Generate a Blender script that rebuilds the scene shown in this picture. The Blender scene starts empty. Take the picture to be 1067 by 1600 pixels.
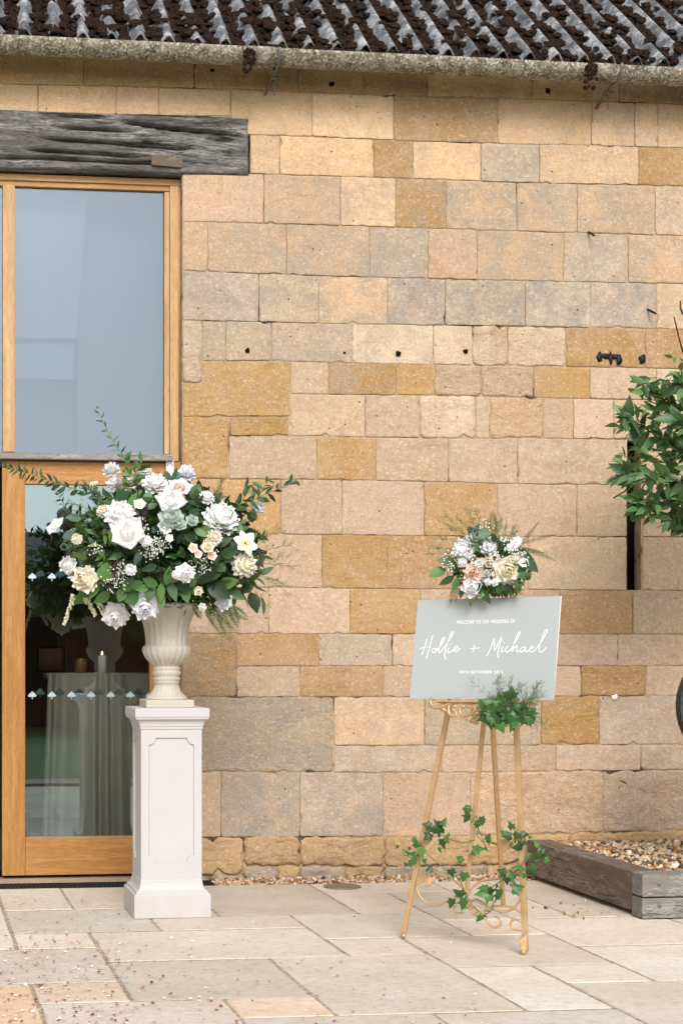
import bpy, bmesh, math, random
import numpy as np
from mathutils import Vector, Matrix, noise as mnoise
random.seed(11)
R_ = math.radians
scene = bpy.context.scene
COL = scene.collection

# ------------------------------------------------------------------ camera, world, sun, exposure
FPX, PPX, HOR, CH, CD = 2500., 155., 1020., 1.12, 7.84      # focal length, principal point and horizon in photo pixels
YAW = math.atan((PPX + 140) / FPX)
CAM = Vector((-CD * math.tan(YAW), -CD, CH))
FW = Vector((math.sin(YAW), math.cos(YAW), 0)); RT = Vector((math.cos(YAW), -math.sin(YAW), 0)); UP = Vector((0, 0, 1))
cam = bpy.data.objects.new('camera', bpy.data.cameras.new('camera'))
COL.objects.link(cam)
cam.matrix_world = Matrix((( RT.x, 0, -FW.x, CAM.x), (RT.y, 0, -FW.y, CAM.y), (0, 1, 0, CAM.z), (0, 0, 0, 1)))
cam.data.sensor_fit = 'VERTICAL'; cam.data.sensor_height = 36; cam.data.sensor_width = 24
cam.data.lens = FPX / 1600 * 36
cam.data.shift_x = (533.5 - PPX) / 1600; cam.data.shift_y = (HOR - 800) / 1600
cam.data.clip_end = 2000
scene.camera = cam
W = bpy.data.worlds.new('World'); scene.world = W; W.use_nodes = True
nt = W.node_tree; nt.nodes.clear()
SUN = Vector((-.06, -.92, .70)).normalized()
sky = nt.nodes.new('ShaderNodeTexSky'); sky.sky_type = 'NISHITA'; sky.sun_disc = False
sky.sun_elevation = math.asin(SUN.z); sky.sun_rotation = math.atan2(SUN.x, SUN.y); sky.dust_density = 3.0
hs = nt.nodes.new('ShaderNodeHueSaturation'); hs.inputs['Saturation'].default_value = .34
bg = nt.nodes.new('ShaderNodeBackground'); bg.inputs[1].default_value = .125
ow = nt.nodes.new('ShaderNodeOutputWorld')
nt.links.new(sky.outputs[0], hs.inputs['Color']); nt.links.new(hs.outputs[0], bg.inputs[0]); nt.links.new(bg.outputs[0], ow.inputs[0])
sl = bpy.data.lights.new('sun', 'SUN'); sl.energy = 1.3; sl.angle = R_(24); sl.color = (1, .985, .975)
so = bpy.data.objects.new('sun', sl); COL.objects.link(so)
so.rotation_euler = (-SUN).to_track_quat('-Z', 'Y').to_euler(); so.location = (2, -6, 9)
vs = scene.view_settings; vs.view_transform = 'Standard'; vs.look = 'None'; vs.gamma = 1; vs.use_curve_mapping = False
vs.exposure = .64
scene.cycles.max_bounces = 10; scene.cycles.diffuse_bounces = 10; scene.cycles.transparent_max_bounces = 12
scene.cycles.use_denoising = True

# ------------------------------------------------------------------ geometry helpers
def ray(px, py): return FW + RT * ((px - PPX) / FPX) + UP * ((HOR - py) / FPX)
def at(px, py, y=0.):
    r = ray(px, py); return CAM + r * ((y - CAM.y) / r.y)
def G(px, py, z=0.):
    r = ray(px, py); return CAM + r * ((z - CAM.z) / r.z)
def onplane(px, py, p0, n):
    r = ray(px, py); return CAM + r * ((p0 - CAM).dot(n) / r.dot(n))
def wx(px, y=0.): return at(px, 1020, y).x
def mkmesh(name, V, F, mats=None, smooth=True, fm=None):
    me = bpy.data.meshes.new(name); me.from_pydata([tuple(v) for v in V], [], F)
    if smooth: me.polygons.foreach_set('use_smooth', [True] * len(me.polygons))
    if mats:
        for m in (mats if isinstance(mats, (list, tuple)) else [mats]): me.materials.append(m)
    if fm: me.polygons.foreach_set('material_index', fm)
    me.update(); return me
WM = {}
def put(name, me, parent=None, mw=None, **props):
    o = bpy.data.objects.new(name, me); COL.objects.link(o)
    mw = mw or Matrix.Identity(4)
    o.matrix_basis = mw
    if parent:
        o.parent = parent; o.matrix_parent_inverse = WM[parent.name].inverted()
    WM[o.name] = mw
    for k, v in props.items(): o[k] = v
    return o
def empty(name, loc, label, cat, group=None):
    p = dict(label=label, category=cat)
    if group: p['group'] = group
    return put(name, None, None, Matrix.Translation(loc), **p)
class MB:
    """collects shapes into one mesh"""
    def __init__(s): s.V = []; s.F = []; s.M = []
    def add(s, V, F, m=0, mx=None):
        k = len(s.V)
        s.V += [mx @ Vector(v) for v in V] if mx else [Vector(v) for v in V]
        s.F += [tuple(i + k for i in f) for f in F]; s.M += [m] * len(F); return s
    def box(s, a, b, m=0, mx=None):
        x0, y0, z0 = a; x1, y1, z1 = b
        return s.add([(x0,y0,z0),(x1,y0,z0),(x1,y1,z0),(x0,y1,z0),(x0,y0,z1),(x1,y0,z1),(x1,y1,z1),(x0,y1,z1)],
                     [(0,3,2,1),(4,5,6,7),(0,1,5,4),(1,2,6,5),(2,3,7,6),(3,0,4,7)], m, mx)
    def tube(s, pts, rad, n=8, m=0, cap=True, flat=1.):
        P = [Vector(p) for p in pts]; V = []; F = []
        prev = None
        for i, p in enumerate(P):
            t = (P[min(i+1, len(P)-1)] - P[max(i-1, 0)])
            t = t.normalized() if t.length > 1e-9 else Vector((0,0,1))
            if prev is None:
                a = Vector((0,1,0)) if abs(t.y) < .8 else Vector((1,0,0))
                prev = (a - t * a.dot(t)).normalized()
            else: prev = (prev - t * prev.dot(t)).normalized()
            b = t.cross(prev); r = rad[i] if isinstance(rad, (list, tuple)) else rad
            for k in range(n):
                a = 2 * math.pi * (k + .5) / n; V.append(p + (prev * (math.cos(a) * flat) + b * math.sin(a)) * r)
        for i in range(len(P) - 1):
            for k in range(n): F.append((i*n+k, i*n+(k+1) % n, (i+1)*n+(k+1) % n, (i+1)*n+k))
        if cap: F.append(tuple(range(n))[::-1]); F.append(tuple((len(P)-1)*n+k for k in range(n)))
        return s.add(V, F, m)
    def build(s, name, mats, parent=None, smooth=True, bevel=0, mw=None, **props):
        me = mkmesh(name, s.V, s.F, mats, smooth, s.M if isinstance(mats, (list, tuple)) and len(mats) > 1 else None)
        bm = bmesh.new(); bm.from_mesh(me); bmesh.ops.recalc_face_normals(bm, faces=bm.faces)
        if bevel: bmesh.ops.bevel(bm, geom=[e for e in bm.edges if len(e.link_faces) == 2 and e.calc_face_angle(0) > .6], offset=bevel, segments=2, affect='EDGES', profile=.6)
        bm.to_mesh(me); bm.free()
        if bevel or not smooth: me.polygons.foreach_set('use_smooth', [False] * len(me.polygons))
        return put(name, me, parent, mw, **props)
def catmull(P, k=6):
    P = [Vector(p) for p in P]; out = []
    Q = [P[0] * 2 - P[1]] + P + [P[-1] * 2 - P[-2]]
    for i in range(1, len(Q) - 2):
        for j in range(k):
            t = j / k; a, b, c, d = Q[i-1], Q[i], Q[i+1], Q[i+2]
            out.append(.5 * ((2*b) + (c-a)*t + (2*a-5*b+4*c-d)*t*t + (3*b-3*c+d-a)*t**3))
    return out + [P[-1]]
ICO = {}
def ico(sub):
    if sub not in ICO:
        bm = bmesh.new(); bmesh.ops.create_icosphere(bm, subdivisions=sub, radius=1)
        bm.verts.ensure_lookup_table()
        ICO[sub] = ([v.co.copy() for v in bm.verts], [tuple(v.index for v in f.verts) for f in bm.faces]); bm.free()
    return ICO[sub]
def frame(pos, fwd, up, s=1.):
    """matrix with local Y along fwd and local Z near up"""
    y = Vector(fwd).normalized(); x = y.cross(Vector(up))
    if x.length < 1e-4: x = y.cross(Vector((.3, .5, .8)))
    x.normalize(); z = x.cross(y)
    return Matrix(((x.x*s, y.x*s, z.x*s, pos[0]), (x.y*s, y.y*s, z.y*s, pos[1]), (x.z*s, y.z*s, z.z*s, pos[2]), (0, 0, 0, 1)))
def rnd(a, b): return random.uniform(a, b)

# ------------------------------------------------------------------ materials
def srgb(r, g, b, k=1.):
    f = lambda c: (c/255/12.92 if c/255 <= .04045 else ((c/255+.055)/1.055)**2.4) * k
    return (f(r), f(g), f(b), 1)
class M:
    def __init__(s, name, rough=.8, spec=.3, metal=0.):
        s.m = bpy.data.materials.new(name); s.m.use_nodes = True; s.t = s.m.node_tree
        s.p = s.t.nodes['Principled BSDF']; s.p.inputs['Roughness'].default_value = rough
        s.p.inputs['Specular IOR Level'].default_value = spec; s.p.inputs['Metallic'].default_value = metal
        s.out = s.t.nodes['Material Output']; s._co = None; s.bump_in = None
    def n(s, typ, **kw):
        nd = s.t.nodes.new('ShaderNode' + typ)
        for k, v in kw.items(): s.set(nd, k, v)
        return nd
    def set(s, nd, k, v):
        if isinstance(k, str) and k.startswith('_'): setattr(nd, k[1:], v); return
        i = nd.inputs[k]
        if isinstance(v, bpy.types.NodeSocket): s.t.links.new(v, i)
        else: i.default_value = v
    def co(s, kind='Object', scale=(1, 1, 1), jitter=True):
        tc = s.n('TexCoord'); mp = s.n('Mapping', Scale=scale); s.t.links.new(tc.outputs[kind], mp.inputs[0])
        if jitter:
            oi = s.n('ObjectInfo'); ml = s.n('Math', _operation='MULTIPLY'); s.t.links.new(oi.outputs['Random'], ml.inputs[0]); ml.inputs[1].default_value = 37.
            s.t.links.new(ml.outputs[0], mp.inputs['Location'])
        return mp.outputs[0]
    def noise(s, co, scale, detail=4, rough=.55, dist=0., out='Fac'):
        nd = s.n('TexNoise', Scale=scale, Detail=detail, Roughness=rough, Distortion=dist); s.t.links.new(co, nd.inputs['Vector']); return nd.outputs[out]
    def voro(s, co, scale, out='Distance', feature='F1', rand=1.):
        nd = s.n('TexVoronoi', _feature=feature, Scale=scale, Randomness=rand); s.t.links.new(co, nd.inputs['Vector']); return nd.outputs[out]
    def ramp(s, fac, *stops, interp='LINEAR'):
        nd = s.n('ValToRGB'); cr = nd.color_ramp; cr.interpolation = interp
        while len(cr.elements) < len(stops): cr.elements.new(.5)
        for e, (p, c) in zip(cr.elements, stops):
            e.position = p; e.color = c if isinstance(c, (tuple, list)) else (c, c, c, 1)
        s.t.links.new(fac, nd.inputs[0]); return nd.outputs[0]
    def mix(s, fac, a, b, mode='MIX'):
        nd = s.n('Mix', _data_type='RGBA', _blend_type=mode)
        for i, v in ((0, fac), (6, a), (7, b)):
            if isinstance(v, bpy.types.NodeSocket): s.t.links.new(v, nd.inputs[i])
            else: nd.inputs[i].default_value = v
        return nd.outputs[2]
    def math(s, op, a, b=0., c=None):
        nd = s.n('Math', _operation=op)
        for i, v in ((0, a), (1, b)) + (((2, c),) if c is not None else ()):
            if isinstance(v, bpy.types.NodeSocket): s.t.links.new(v, nd.inputs[i])
            else: nd.inputs[i].default_value = v
        return nd.outputs[0]
    def col(s, c):
        s.set(s.p, 'Base Color', c); return s
    def bump(s, h, dist=.003, strength=1.):
        nd = s.n('Bump', Distance=dist, Strength=strength); s.t.links.new(h, nd.inputs['Height'])
        if s.bump_in: s.t.links.new(s.bump_in, nd.inputs['Normal'])
        s.bump_in = nd.outputs[0]; s.set(s.p, 'Normal', s.bump_in); return s
def plain(name, c, rough=.7, spec=.3, metal=0., var=.12, scale=30, bump=0.):
    m = M(name, rough, spec, metal); co = m.co()
    nz = m.noise(co, scale)
    d = tuple(x * (1 - var) for x in c[:3]) + (1,); l = tuple(x * (1 + var) for x in c[:3]) + (1,)
    m.col(m.ramp(nz, (.3, d), (.7, l)))
    if bump: m.bump(nz, bump)
    return m.m
KS = .70
K = .84   # photo colour to base colour

def stone_mat(name, rough=False):
    m = M(name, .92, .15); co = m.co(); oi = m.n('ObjectInfo')
    base = oi.outputs['Color']; lich = oi.outputs['Alpha']; gp = m.n('NewGeometry').outputs['Position']
    big = m.noise(co, 5, 5, .6); mid = m.noise(co, 26, 6, .65); fine = m.noise(co, 170, 4, .7)
    c = m.mix(m.ramp(big, (.35, 0.), (.7, .45)), base, m.mix(1., base, (1.03, .94, .84, 1), 'MULTIPLY'))
    drift = m.noise(gp, 2.6, 6, .7, .6)
    c = m.mix(m.ramp(drift, (.42, 0.), (.60, .55)), c, srgb(222, 190, 154, KS)); c = m.mix(m.ramp(drift, (.30, .50), (.44, 0.)), c, srgb(206, 160, 104, KS))
    bed = m.noise(m.co(scale=(1.2, 1, 7)), 4, 6, .7, .8)
    c = m.mix(m.ramp(bed, (.54, 0.), (.68, .6)), c, m.mix(1., c, (.84, .76, .66, 1), 'MULTIPLY')); c = m.mix(m.ramp(bed, (.30, .5), (.42, 0.)), c, m.mix(.35, c, (.62, .52, .42, 1)))
    st = m.n('Mapping', Scale=(7, 7, .8)); m.t.links.new(gp, st.inputs[0]); sk = m.noise(st.outputs[0], 1.6, 6, .7)
    c = m.mix(m.ramp(sk, (.60, 0.), (.74, .32)), c, m.mix(1., c, (.78, .72, .64, 1), 'MULTIPLY'))
    c = m.mix(m.ramp(mid, (.45, 0.), (.72, .40)), c, m.mix(1., c, (.78, .74, .70, 1), 'MULTIPLY'))
    c = m.mix(m.ramp(fine, (.35, .45), (.6, 0.)), c, m.mix(1., c, (.76, .70, .64, 1), 'MULTIPLY'))
    c = m.mix(m.ramp(fine, (.58, 0.), (.72, .35)), c, m.mix(.5, c, (1, .92, .80, 1)))
    # lichen / sooty weathering, spreading across the joints
    lz = m.math('MULTIPLY', m.ramp(m.noise(gp, 6, 9, .74, .4), (.40, 0.), (.60, 1.)), lich)
    c = m.mix(lz, c, srgb(174, 164, 150, K * .88))
    ls = m.math('MULTIPLY', m.ramp(m.noise(co, 95, 3, .6), (.60, 0.), (.68, .7)), lich)
    c = m.mix(ls, c, srgb(228, 220, 208, K * .8))
    dk = m.math('MULTIPLY', m.ramp(m.noise(co, 48, 5, .75), (.60, 0.), (.70, .85)), m.math('MULTIPLY', lich, m.ramp(m.noise(gp, 3, 3), (.44, 0.), (.60, 1.))))
    c = m.mix(dk, c, srgb(116, 112, 104, K * .8))
    sp_ = m.noise(co, 75, 3, .65)
    c = m.mix(m.ramp(sp_, (.34, .6), (.46, 0.)), c, m.mix(1., c, (.80, .74, .66, 1), 'MULTIPLY')); c = m.mix(m.ramp(sp_, (.56, 0.), (.68, .45)), c, m.mix(.45, c, (1, .93, .84, 1)))
    # broad tonal drift over the whole wall
    c = m.mix(m.ramp(m.noise(gp, 1.7, 5, .65), (.40, .35), (.62, 0.)), c, m.mix(1., c, (.86, .84, .82, 1), 'MULTIPLY'))
    # pits
    pit = m.ramp(m.voro(co, 62), (.05, 1.), (.16, 0.)); pm = m.ramp(m.noise(co, 11, 3), (.56, 0.), (.64, 1.))
    pits = m.math('MULTIPLY', pit, pm)
    c = m.mix(m.math('MULTIPLY', pits, .75), c, srgb(110, 75, 42, K))
    pit2 = m.math('MULTIPLY', m.ramp(m.voro(co, 17), (.055, 1.), (.085, 0.)), m.ramp(m.noise(co, 5, 2), (.50, 0.), (.56, 1.)))
    c = m.mix(m.math('MULTIPLY', pit2, .85), c, srgb(84, 58, 34, .8)); pits = m.math('MAXIMUM', pits, pit2)
    m.col(c)
    tool = m.noise(m.co(scale=(1, 1, 3.2)), 30, 6, .7)
    m.bump(m.noise(co, 9 if not rough else 13, 6, .62), .022 if rough else .008)
    m.bump(tool, .006 if rough else .0032); m.bump(fine, .0016); m.bump(m.math('MULTIPLY', pits, -1.), .004)
    return m.m
STONE = stone_mat('limestone'); STONER = stone_mat('rough_limestone', True)
KS_ = .64
def mortar_mat():
    m = M('lime_mortar', .95, .1); co = m.co('Object', jitter=False)
    a = m.noise(co, 14, 6, .65); b = m.noise(co, 160, 3, .6); g = m.noise(co, 3.1, 3)
    c = m.ramp(a, (.32, srgb(104, 78, 52, KS_)), (.44, srgb(200, 168, 130, KS_)), (.7, srgb(232, 208, 176, KS_)))
    c = m.mix(m.ramp(g, (.575, 0.), (.62, .9)), c, srgb(46, 34, 24, K))
    c = m.mix(m.ramp(b, (.5, 0.), (.65, .4)), c, srgb(225, 205, 175, K)); m.col(c)
    m.bump(a, .008); m.bump(b, .002); return m.m
MORTAR = mortar_mat()
def oak_mat(name, base, dark, axis='z', lacq=.45):
    m = M(name, lacq, .35); s = {'z': (14, 14, 1.1), 'x': (1.1, 14, 14)}[axis]
    co = m.co(scale=s); w = m.noise(co, 2.2, 6, .6, 1.2); f = m.noise(m.co(scale=tuple(x * 6 for x in s)), 3, 4, .7)
    cth = m.noise(m.co(scale=tuple(x * .35 for x in s)), 2.4, 3, .5, 2.5)
    ring = m.n('TexWave', _bands_direction='X' if axis == 'z' else 'Z', Scale=.8, Distortion=9., Detail=3.); m.t.links.new(m.co(scale=tuple(x * .5 for x in s)), ring.inputs[0])
    mid = tuple((a + b) / 2 for a, b in zip(base, dark))
    c = m.ramp(w, (.3, dark), (.5, mid), (.68, base))
    c = m.mix(m.ramp(ring.outputs['Fac'], (.0, .30), (.45, 0.)), c, dark)
    c = m.mix(m.ramp(f, (.36, .55), (.55, 0.)), c, tuple(x * .62 for x in dark[:3]) + (1,))
    m.col(c); m.bump(f, .0012); return m.m
OAKV = oak_mat('golden_oak', srgb(204, 152, 88, K), srgb(176, 120, 60, K), 'z'); OAKH = oak_mat('golden_oak_rail', srgb(204, 152, 88, K), srgb(176, 120, 60, K), 'x')
OAKPV = oak_mat('pale_oak', srgb(222, 184, 138, K), srgb(192, 148, 100, K), 'z', .6); OAKPH = oak_mat('pale_oak_rail', srgb(214, 172, 118, K), srgb(182, 134, 82, K), 'x', .6)
def weathered(name, light, midc, dark, s, bumpd=.006):
    m = M(name, .9, .2); co = m.co(scale=s)
    g = m.noise(co, 3, 8, .72, .3); f = m.noise(m.co(scale=tuple(x * 5 for x in s)), 3.4, 6, .75); b = m.noise(m.co(scale=(1.6, 2.2, 6)), 1.6, 5, .65)
    c = m.ramp(g, (.34, dark), (.46, midc), (.66, light))
    c = m.mix(m.ramp(f, (.38, .9), (.52, 0.)), c, tuple(x * .35 for x in dark[:3]) + (1,))
    c = m.mix(m.ramp(b, (.48, 0.), (.60, .9)), c, m.mix(m.ramp(f, (.4, .8), (.6, 0.)), tuple(x * 1.6 for x in dark[:3]) + (1,), midc))
    m.col(c); m.bump(g, bumpd); m.bump(f, bumpd * .5); return m.m
BEAM = weathered('weathered_beam', srgb(184, 182, 178, K), srgb(132, 129, 125, K), srgb(52, 46, 42, K), (1.4, 9, 11), .010)
SILLM = weathered('grey_sill', srgb(196, 192, 188, K), srgb(160, 156, 152, K), srgb(110, 104, 98, K), (2, 20, 20), .003)
SLEEPX = weathered('sleeper_end_grain', srgb(186, 184, 178, K), srgb(154, 151, 145, K), srgb(100, 95, 88, K), (2, 14, 16), .005)
SLEEPY = weathered('sleeper_wood', srgb(172, 157, 142, K), srgb(138, 123, 109, K), srgb(84, 72, 62, K), (14, 1.6, 16), .006)
def paving_mat():
    m = M('sandstone_paving', .85, .2); co = m.co(); oi = m.n('ObjectInfo'); base = oi.outputs['Color']
    a = m.noise(co, 3.2, 6, .65, .6); b = m.noise(co, 30, 6, .7); f = m.noise(co, 240, 3, .6)
    c = m.mix(m.ramp(a, (.38, .5), (.62, 0.)), base, m.mix(1., base, (.86, .78, .68, 1), 'MULTIPLY'))
    c = m.mix(m.ramp(a, (.56, 0.), (.75, .45)), c, m.mix(1., base, (1.1, 1.05, .98, 1), 'MULTIPLY'))
    c = m.mix(m.ramp(b, (.36, .5), (.52, 0.)), c, m.mix(1., c, (.72, .66, .58, 1), 'MULTIPLY'))
    c = m.mix(m.ramp(f, (.3, .6), (.46, 0.)), c, m.mix(1., c, (.55, .48, .42, 1), 'MULTIPLY'))
    m.col(c); m.bump(m.noise(co, 7, 5, .6), .006); m.bump(b, .0025); m.bump(f, .0008)
    m.set(m.p, 'Roughness', m.ramp(b, (.3, .62), (.7, .9))); return m.m
PAVE = paving_mat()
JOINT = plain('paving_joint', srgb(180, 165, 143, K), .95, .1, var=.4, scale=40, bump=.006)
def plaster(name, base, stain, amt):
    m = M(name, .62, .3); co = m.co(); a = m.noise(co, 7, 6, .65); b = m.noise(co, 60, 4, .6); v = m.noise(m.co(scale=(9, 9, 1.2)), 3, 4, .6)
    c = m.ramp(a, (.35, base), (.75, m_mul(base, .95)))
    c = m.mix(m.ramp(v, (.60, 0.), (.85, amt * .4)), c, stain); c = m.mix(m.ramp(b, (.62, 0.), (.75, amt * .7)), c, stain)
    g = m.n('NewGeometry'); sx = m.n('SeparateXYZ'); m.t.links.new(g.outputs['Position'], sx.inputs[0])
    grime = m.math('MULTIPLY', m.ramp(sx.outputs[2], (.0, .75), (.16, .0)), m.ramp(m.noise(co, 22, 6, .7), (.42, 0.), (.62, 1.)))
    c = m.mix(grime, c, stain); c = m.mix(m.ramp(m.noise(co, 3.2, 7, .72), (.58, 0.), (.72, amt * .7)), c, m_mul(stain, 1.05))
    m.col(c); m.bump(a, .002); m.bump(b, .0008); return m.m
def m_mul(c, k): return tuple(x * k for x in c[:3]) + (1,)
PLAST = plaster('white_cast_stone', srgb(238, 235, 234, .60), srgb(200, 184, 164, .9), .35)
URNM = plaster('cream_cast_stone', srgb(228, 219, 204, .66), srgb(176, 160, 132, .9), .6)
GOLD = M('brushed_gold', .42, .5, .4); _c = GOLD.co(jitter=False); GOLD.col(GOLD.ramp(GOLD.noise(_c, 22, 5), (.3, srgb(204, 166, 116, .85)), (.7, srgb(226, 190, 142, .85)))); GOLD.bump(GOLD.noise(_c, 260, 3), .0006); GOLD = GOLD.m
SIGNM = plain('grey_acrylic', srgb(202, 208, 206, .70), .5, .35, var=.012, scale=4)
LETTER = plain('white_vinyl', (.86, .86, .86, 1), .5, .3, var=.01)
WHITEEDGE = plain('white_board_edge', (.8, .8, .8, 1), .5, .3, var=.02)
def leafm(name, c, rough=.42, trans=.25, var=.55):
    m = M(name, rough, .4); g = m.n('NewGeometry'); oi = m.n('ObjectInfo')
    r = m.math('FRACT', m.math('ADD', m.math('ADD', g.outputs['Random Per Island'], oi.outputs['Random']), 0.))
    co = m.co(jitter=False); nz = m.noise(co, 24, 2)
    c = m.ramp(r, (0., m_mul(c, 1 - var)), (.5, c), (1., (c[0]*(1+var)*1.1, c[1]*(1+var), c[2]*(1+var*.6), 1)))
    c = m.mix(m.ramp(nz, (.35, 0.), (.65, .35)), c, m.mix(1., c, (1.25, 1.15, .8, 1), 'MULTIPLY'))
    m.col(c); tr = m.n('BsdfTranslucent'); m.t.links.new(m.mix(1., c, (1.2, 1.5, .5, 1), 'MULTIPLY'), tr.inputs[0])
    mx = m.n('MixShader', Fac=trans); m.t.links.new(m.p.outputs[0], mx.inputs[1]); m.t.links.new(tr.outputs[0], mx.inputs[2]); m.t.links.new(mx.outputs[0], m.out.inputs[0])
    return m.m
L_DARK = leafm('dark_leaf', (.038, .092, .040, 1)); L_MID = leafm('mid_leaf', (.072, .16, .055, 1)); L_LIGHT = leafm('light_leaf', (.12, .21, .055, 1))
L_BLUE = leafm('blue_green_leaf', (.11, .19, .15, 1), .6); L_FERN = leafm('fern_leaf', (.075, .105, .035, 1), .6); L_IVY = leafm('ivy_leaf', (.06, .155, .05, 1), .35)
L_BAY = leafm('bay_leaf', (.080, .165, .066, 1), .4, .22); L_WISP = leafm('feathery_leaf', (.17, .25, .11, 1), .6)
def petalm(name, c, centre=None):
    m = M(name, .6, .2); co = m.co(jitter=False); nz = m.noise(co, 3, 3)
    c1 = m.ramp(nz, (.3, m_mul(c, .95)), (.7, c)); c1 = m.mix(m.ramp(m.noise(co, 14, 4, .6), (.5, 0.), (.8, .12)), c1, m.mix(1., c1, (.93, .90, .78, 1), 'MULTIPLY'));
    if centre:
        ln = m.n('VectorMath', _operation='LENGTH'); m.t.links.new(m.co(jitter=False), ln.inputs[0])
        c1 = m.mix(m.ramp(ln.outputs['Value'], (.05, 1.), (.40, 0.)), c1, centre)
    m.col(c1); tr = m.n('BsdfTranslucent'); m.t.links.new(c1, tr.inputs[0])
    mx = m.n('MixShader', Fac=.10); m.t.links.new(m.p.outputs[0], mx.inputs[1]); m.t.links.new(tr.outputs[0], mx.inputs[2]); m.t.links.new(mx.outputs[0], m.out.inputs[0])
    return m.m
P_WHITE = petalm('white_petal', (.95, .945, .935, 1)); P_CREAM = petalm('cream_petal', (.90, .86, .74, 1), (.84, .76, .52, 1)); P_BLUSH = petalm('blush_petal', (.90, .74, .64, 1), (.85, .52, .36, 1))
P_OPEN = petalm('open_white_petal', (.90, .88, .86, 1), (.55, .16, .12, 1)); P_COOL = petalm('cool_white_petal', (.90, .90, .93, 1)); P_GREEN = petalm('pale_green_petal', (.62, .70, .64, 1)); P_YEL = petalm('star_petal', (.9, .88, .82, 1), (.78, .66, .2, 1))
BUD = plain('gypsophila_bud', (.82, .82, .74, 1), .8); PURP = plain('purple_plume', (.06, .022, .035, 1), .8, var=.4); CREAMSP = plain('cream_spike', (.70, .68, .46, 1), .8, var=.3)
STEM = plain('green_stem', (.10, .17, .05, 1), .6); TWIG = plain('brown_twig', (.06, .04, .028, 1), .8, var=.4, bump=.002)
def roof_mat():
    m = M('fibre_cement', .93, .15); co = m.co(jitter=False); a = m.noise(co, 9, 8, .7); b = m.noise(co, 55, 5, .7); s = m.noise(co, 26, 4, .7)
    c = m.ramp(a, (.34, srgb(72, 74, 77, K)), (.5, srgb(128, 130, 134, K)), (.64, srgb(192, 193, 195, K)))
    c = m.mix(m.ramp(b, (.36, .75), (.5, 0.)), c, srgb(60, 58, 56, K)); c = m.mix(m.ramp(s, (.62, 0.), (.68, .9)), c, srgb(222, 214, 202, K))
    m.col(c); m.bump(a, .006); m.bump(b, .003); return m.m
ROOFM = roof_mat()
MOSS = M('dry_moss', 1., .05); _c = MOSS.co(jitter=False); MOSS.col(MOSS.ramp(MOSS.noise(_c, 85, 5, .75), (.32, srgb(30, 22, 18, .85)), (.5, srgb(62, 47, 40, .85)), (.68, srgb(118, 94, 76, .85)))); MOSS.bump(MOSS.noise(_c, 120, 5, .75), .03); MOSS = MOSS.m
def gutter_mat():
    m = M('lichened_gutter', .93, .15); co = m.co(jitter=False); a = m.noise(co, 16, 8, .72); b = m.noise(co, 85, 4, .65); g = m.noise(co, 5, 4)
    c = m.ramp(a, (.34, srgb(92, 85, 70, K)), (.5, srgb(142, 134, 117, K)), (.66, srgb(184, 178, 164, K)))
    c = m.mix(m.ramp(g, (.5, 0.), (.7, .5)), c, srgb(122, 112, 74, K))
    c = m.mix(m.ramp(b, (.34, .85), (.46, 0.)), c, srgb(72, 66, 56, K)); c = m.mix(m.ramp(b, (.55, 0.), (.62, .85)), c, srgb(222, 217, 204, K))
    m.col(c); m.bump(a, .005); m.bump(b, .003); return m.m
GUT = gutter_mat()
ZINC = plain('zinc_bracket', srgb(128, 126, 120, K), .55, .5, .4); RUST = plain('rusty_iron', srgb(58, 34, 26, .8), .9, var=.5, scale=25, bump=.003); BLACK = plain('black_iron', (.012, .012, .013, 1), .6)
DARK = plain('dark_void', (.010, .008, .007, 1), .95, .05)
PEB = M('mixed_pebbles', .7, .3); _g = PEB.n('NewGeometry'); PEB.col(PEB.ramp(_g.outputs['Random Per Island'], (0., srgb(96, 88, 80, K)), (.10, srgb(200, 176, 146, K)), (.38, srgb(214, 192, 164, K)), (.52, srgb(186, 142, 96, K)), (.72, srgb(232, 220, 204, K)), (.80, srgb(160, 112, 70, K)), (.93, srgb(80, 72, 66, K)), interp='CONSTANT')); PEB = PEB.m
PETALW = plain('white_confetti', (.82, .8, .8, 1), .8); PETALP = M('pink_confetti', .8, .2); _g = PETALP.n('NewGeometry'); PETALP.col(PETALP.ramp(_g.outputs['Random Per Island'], (0., srgb(150, 60, 80, .8)), (.3, srgb(196, 110, 122, .8)), (.6, srgb(222, 160, 160, .8)), (.8, srgb(120, 44, 50, .8)), interp='CONSTANT')); PETALP = PETALP.m
def glass_mat(name, refl, tint, gcol):
    m = M(name); m.t.nodes.remove(m.p); gl = m.n('BsdfGlossy', Roughness=.0); gl.inputs[0].default_value = gcol
    tr = m.n('BsdfTransparent'); tr.inputs[0].default_value = tint
    lw = m.n('LayerWeight', Blend=.3); f = m.math('MAXIMUM', m.math('MULTIPLY_ADD', lw.outputs['Fresnel'], .6, refl), 0.)
    co = m.co(jitter=False); bp = m.n('Bump', Distance=.0015, Strength=.25); m.t.links.new(m.noise(co, 1.6, 1), bp.inputs['Height']); m.t.links.new(bp.outputs[0], gl.inputs['Normal'])
    mx = m.n('MixShader'); m.t.links.new(f, mx.inputs[0]); m.t.links.new(tr.outputs[0], mx.inputs[1]); m.t.links.new(gl.outputs[0], mx.inputs[2]); m.t.links.new(mx.outputs[0], m.out.inputs[0])
    return m.m
GLASSU = glass_mat('coated_window_glass', .085, (.74, .80, .83, 1), (.76, .86, 1, 1)); GLASSD = glass_mat('door_glass', .13, (.92, .96, .97, 1), (.66, .84, .90, 1))
ETCH = plain('etched_decal', srgb(196, 212, 218, .85), .6, var=.03); ETCHG = plain('etched_decal_inner', srgb(112, 130, 128, .6), .8, var=.03)

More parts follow.
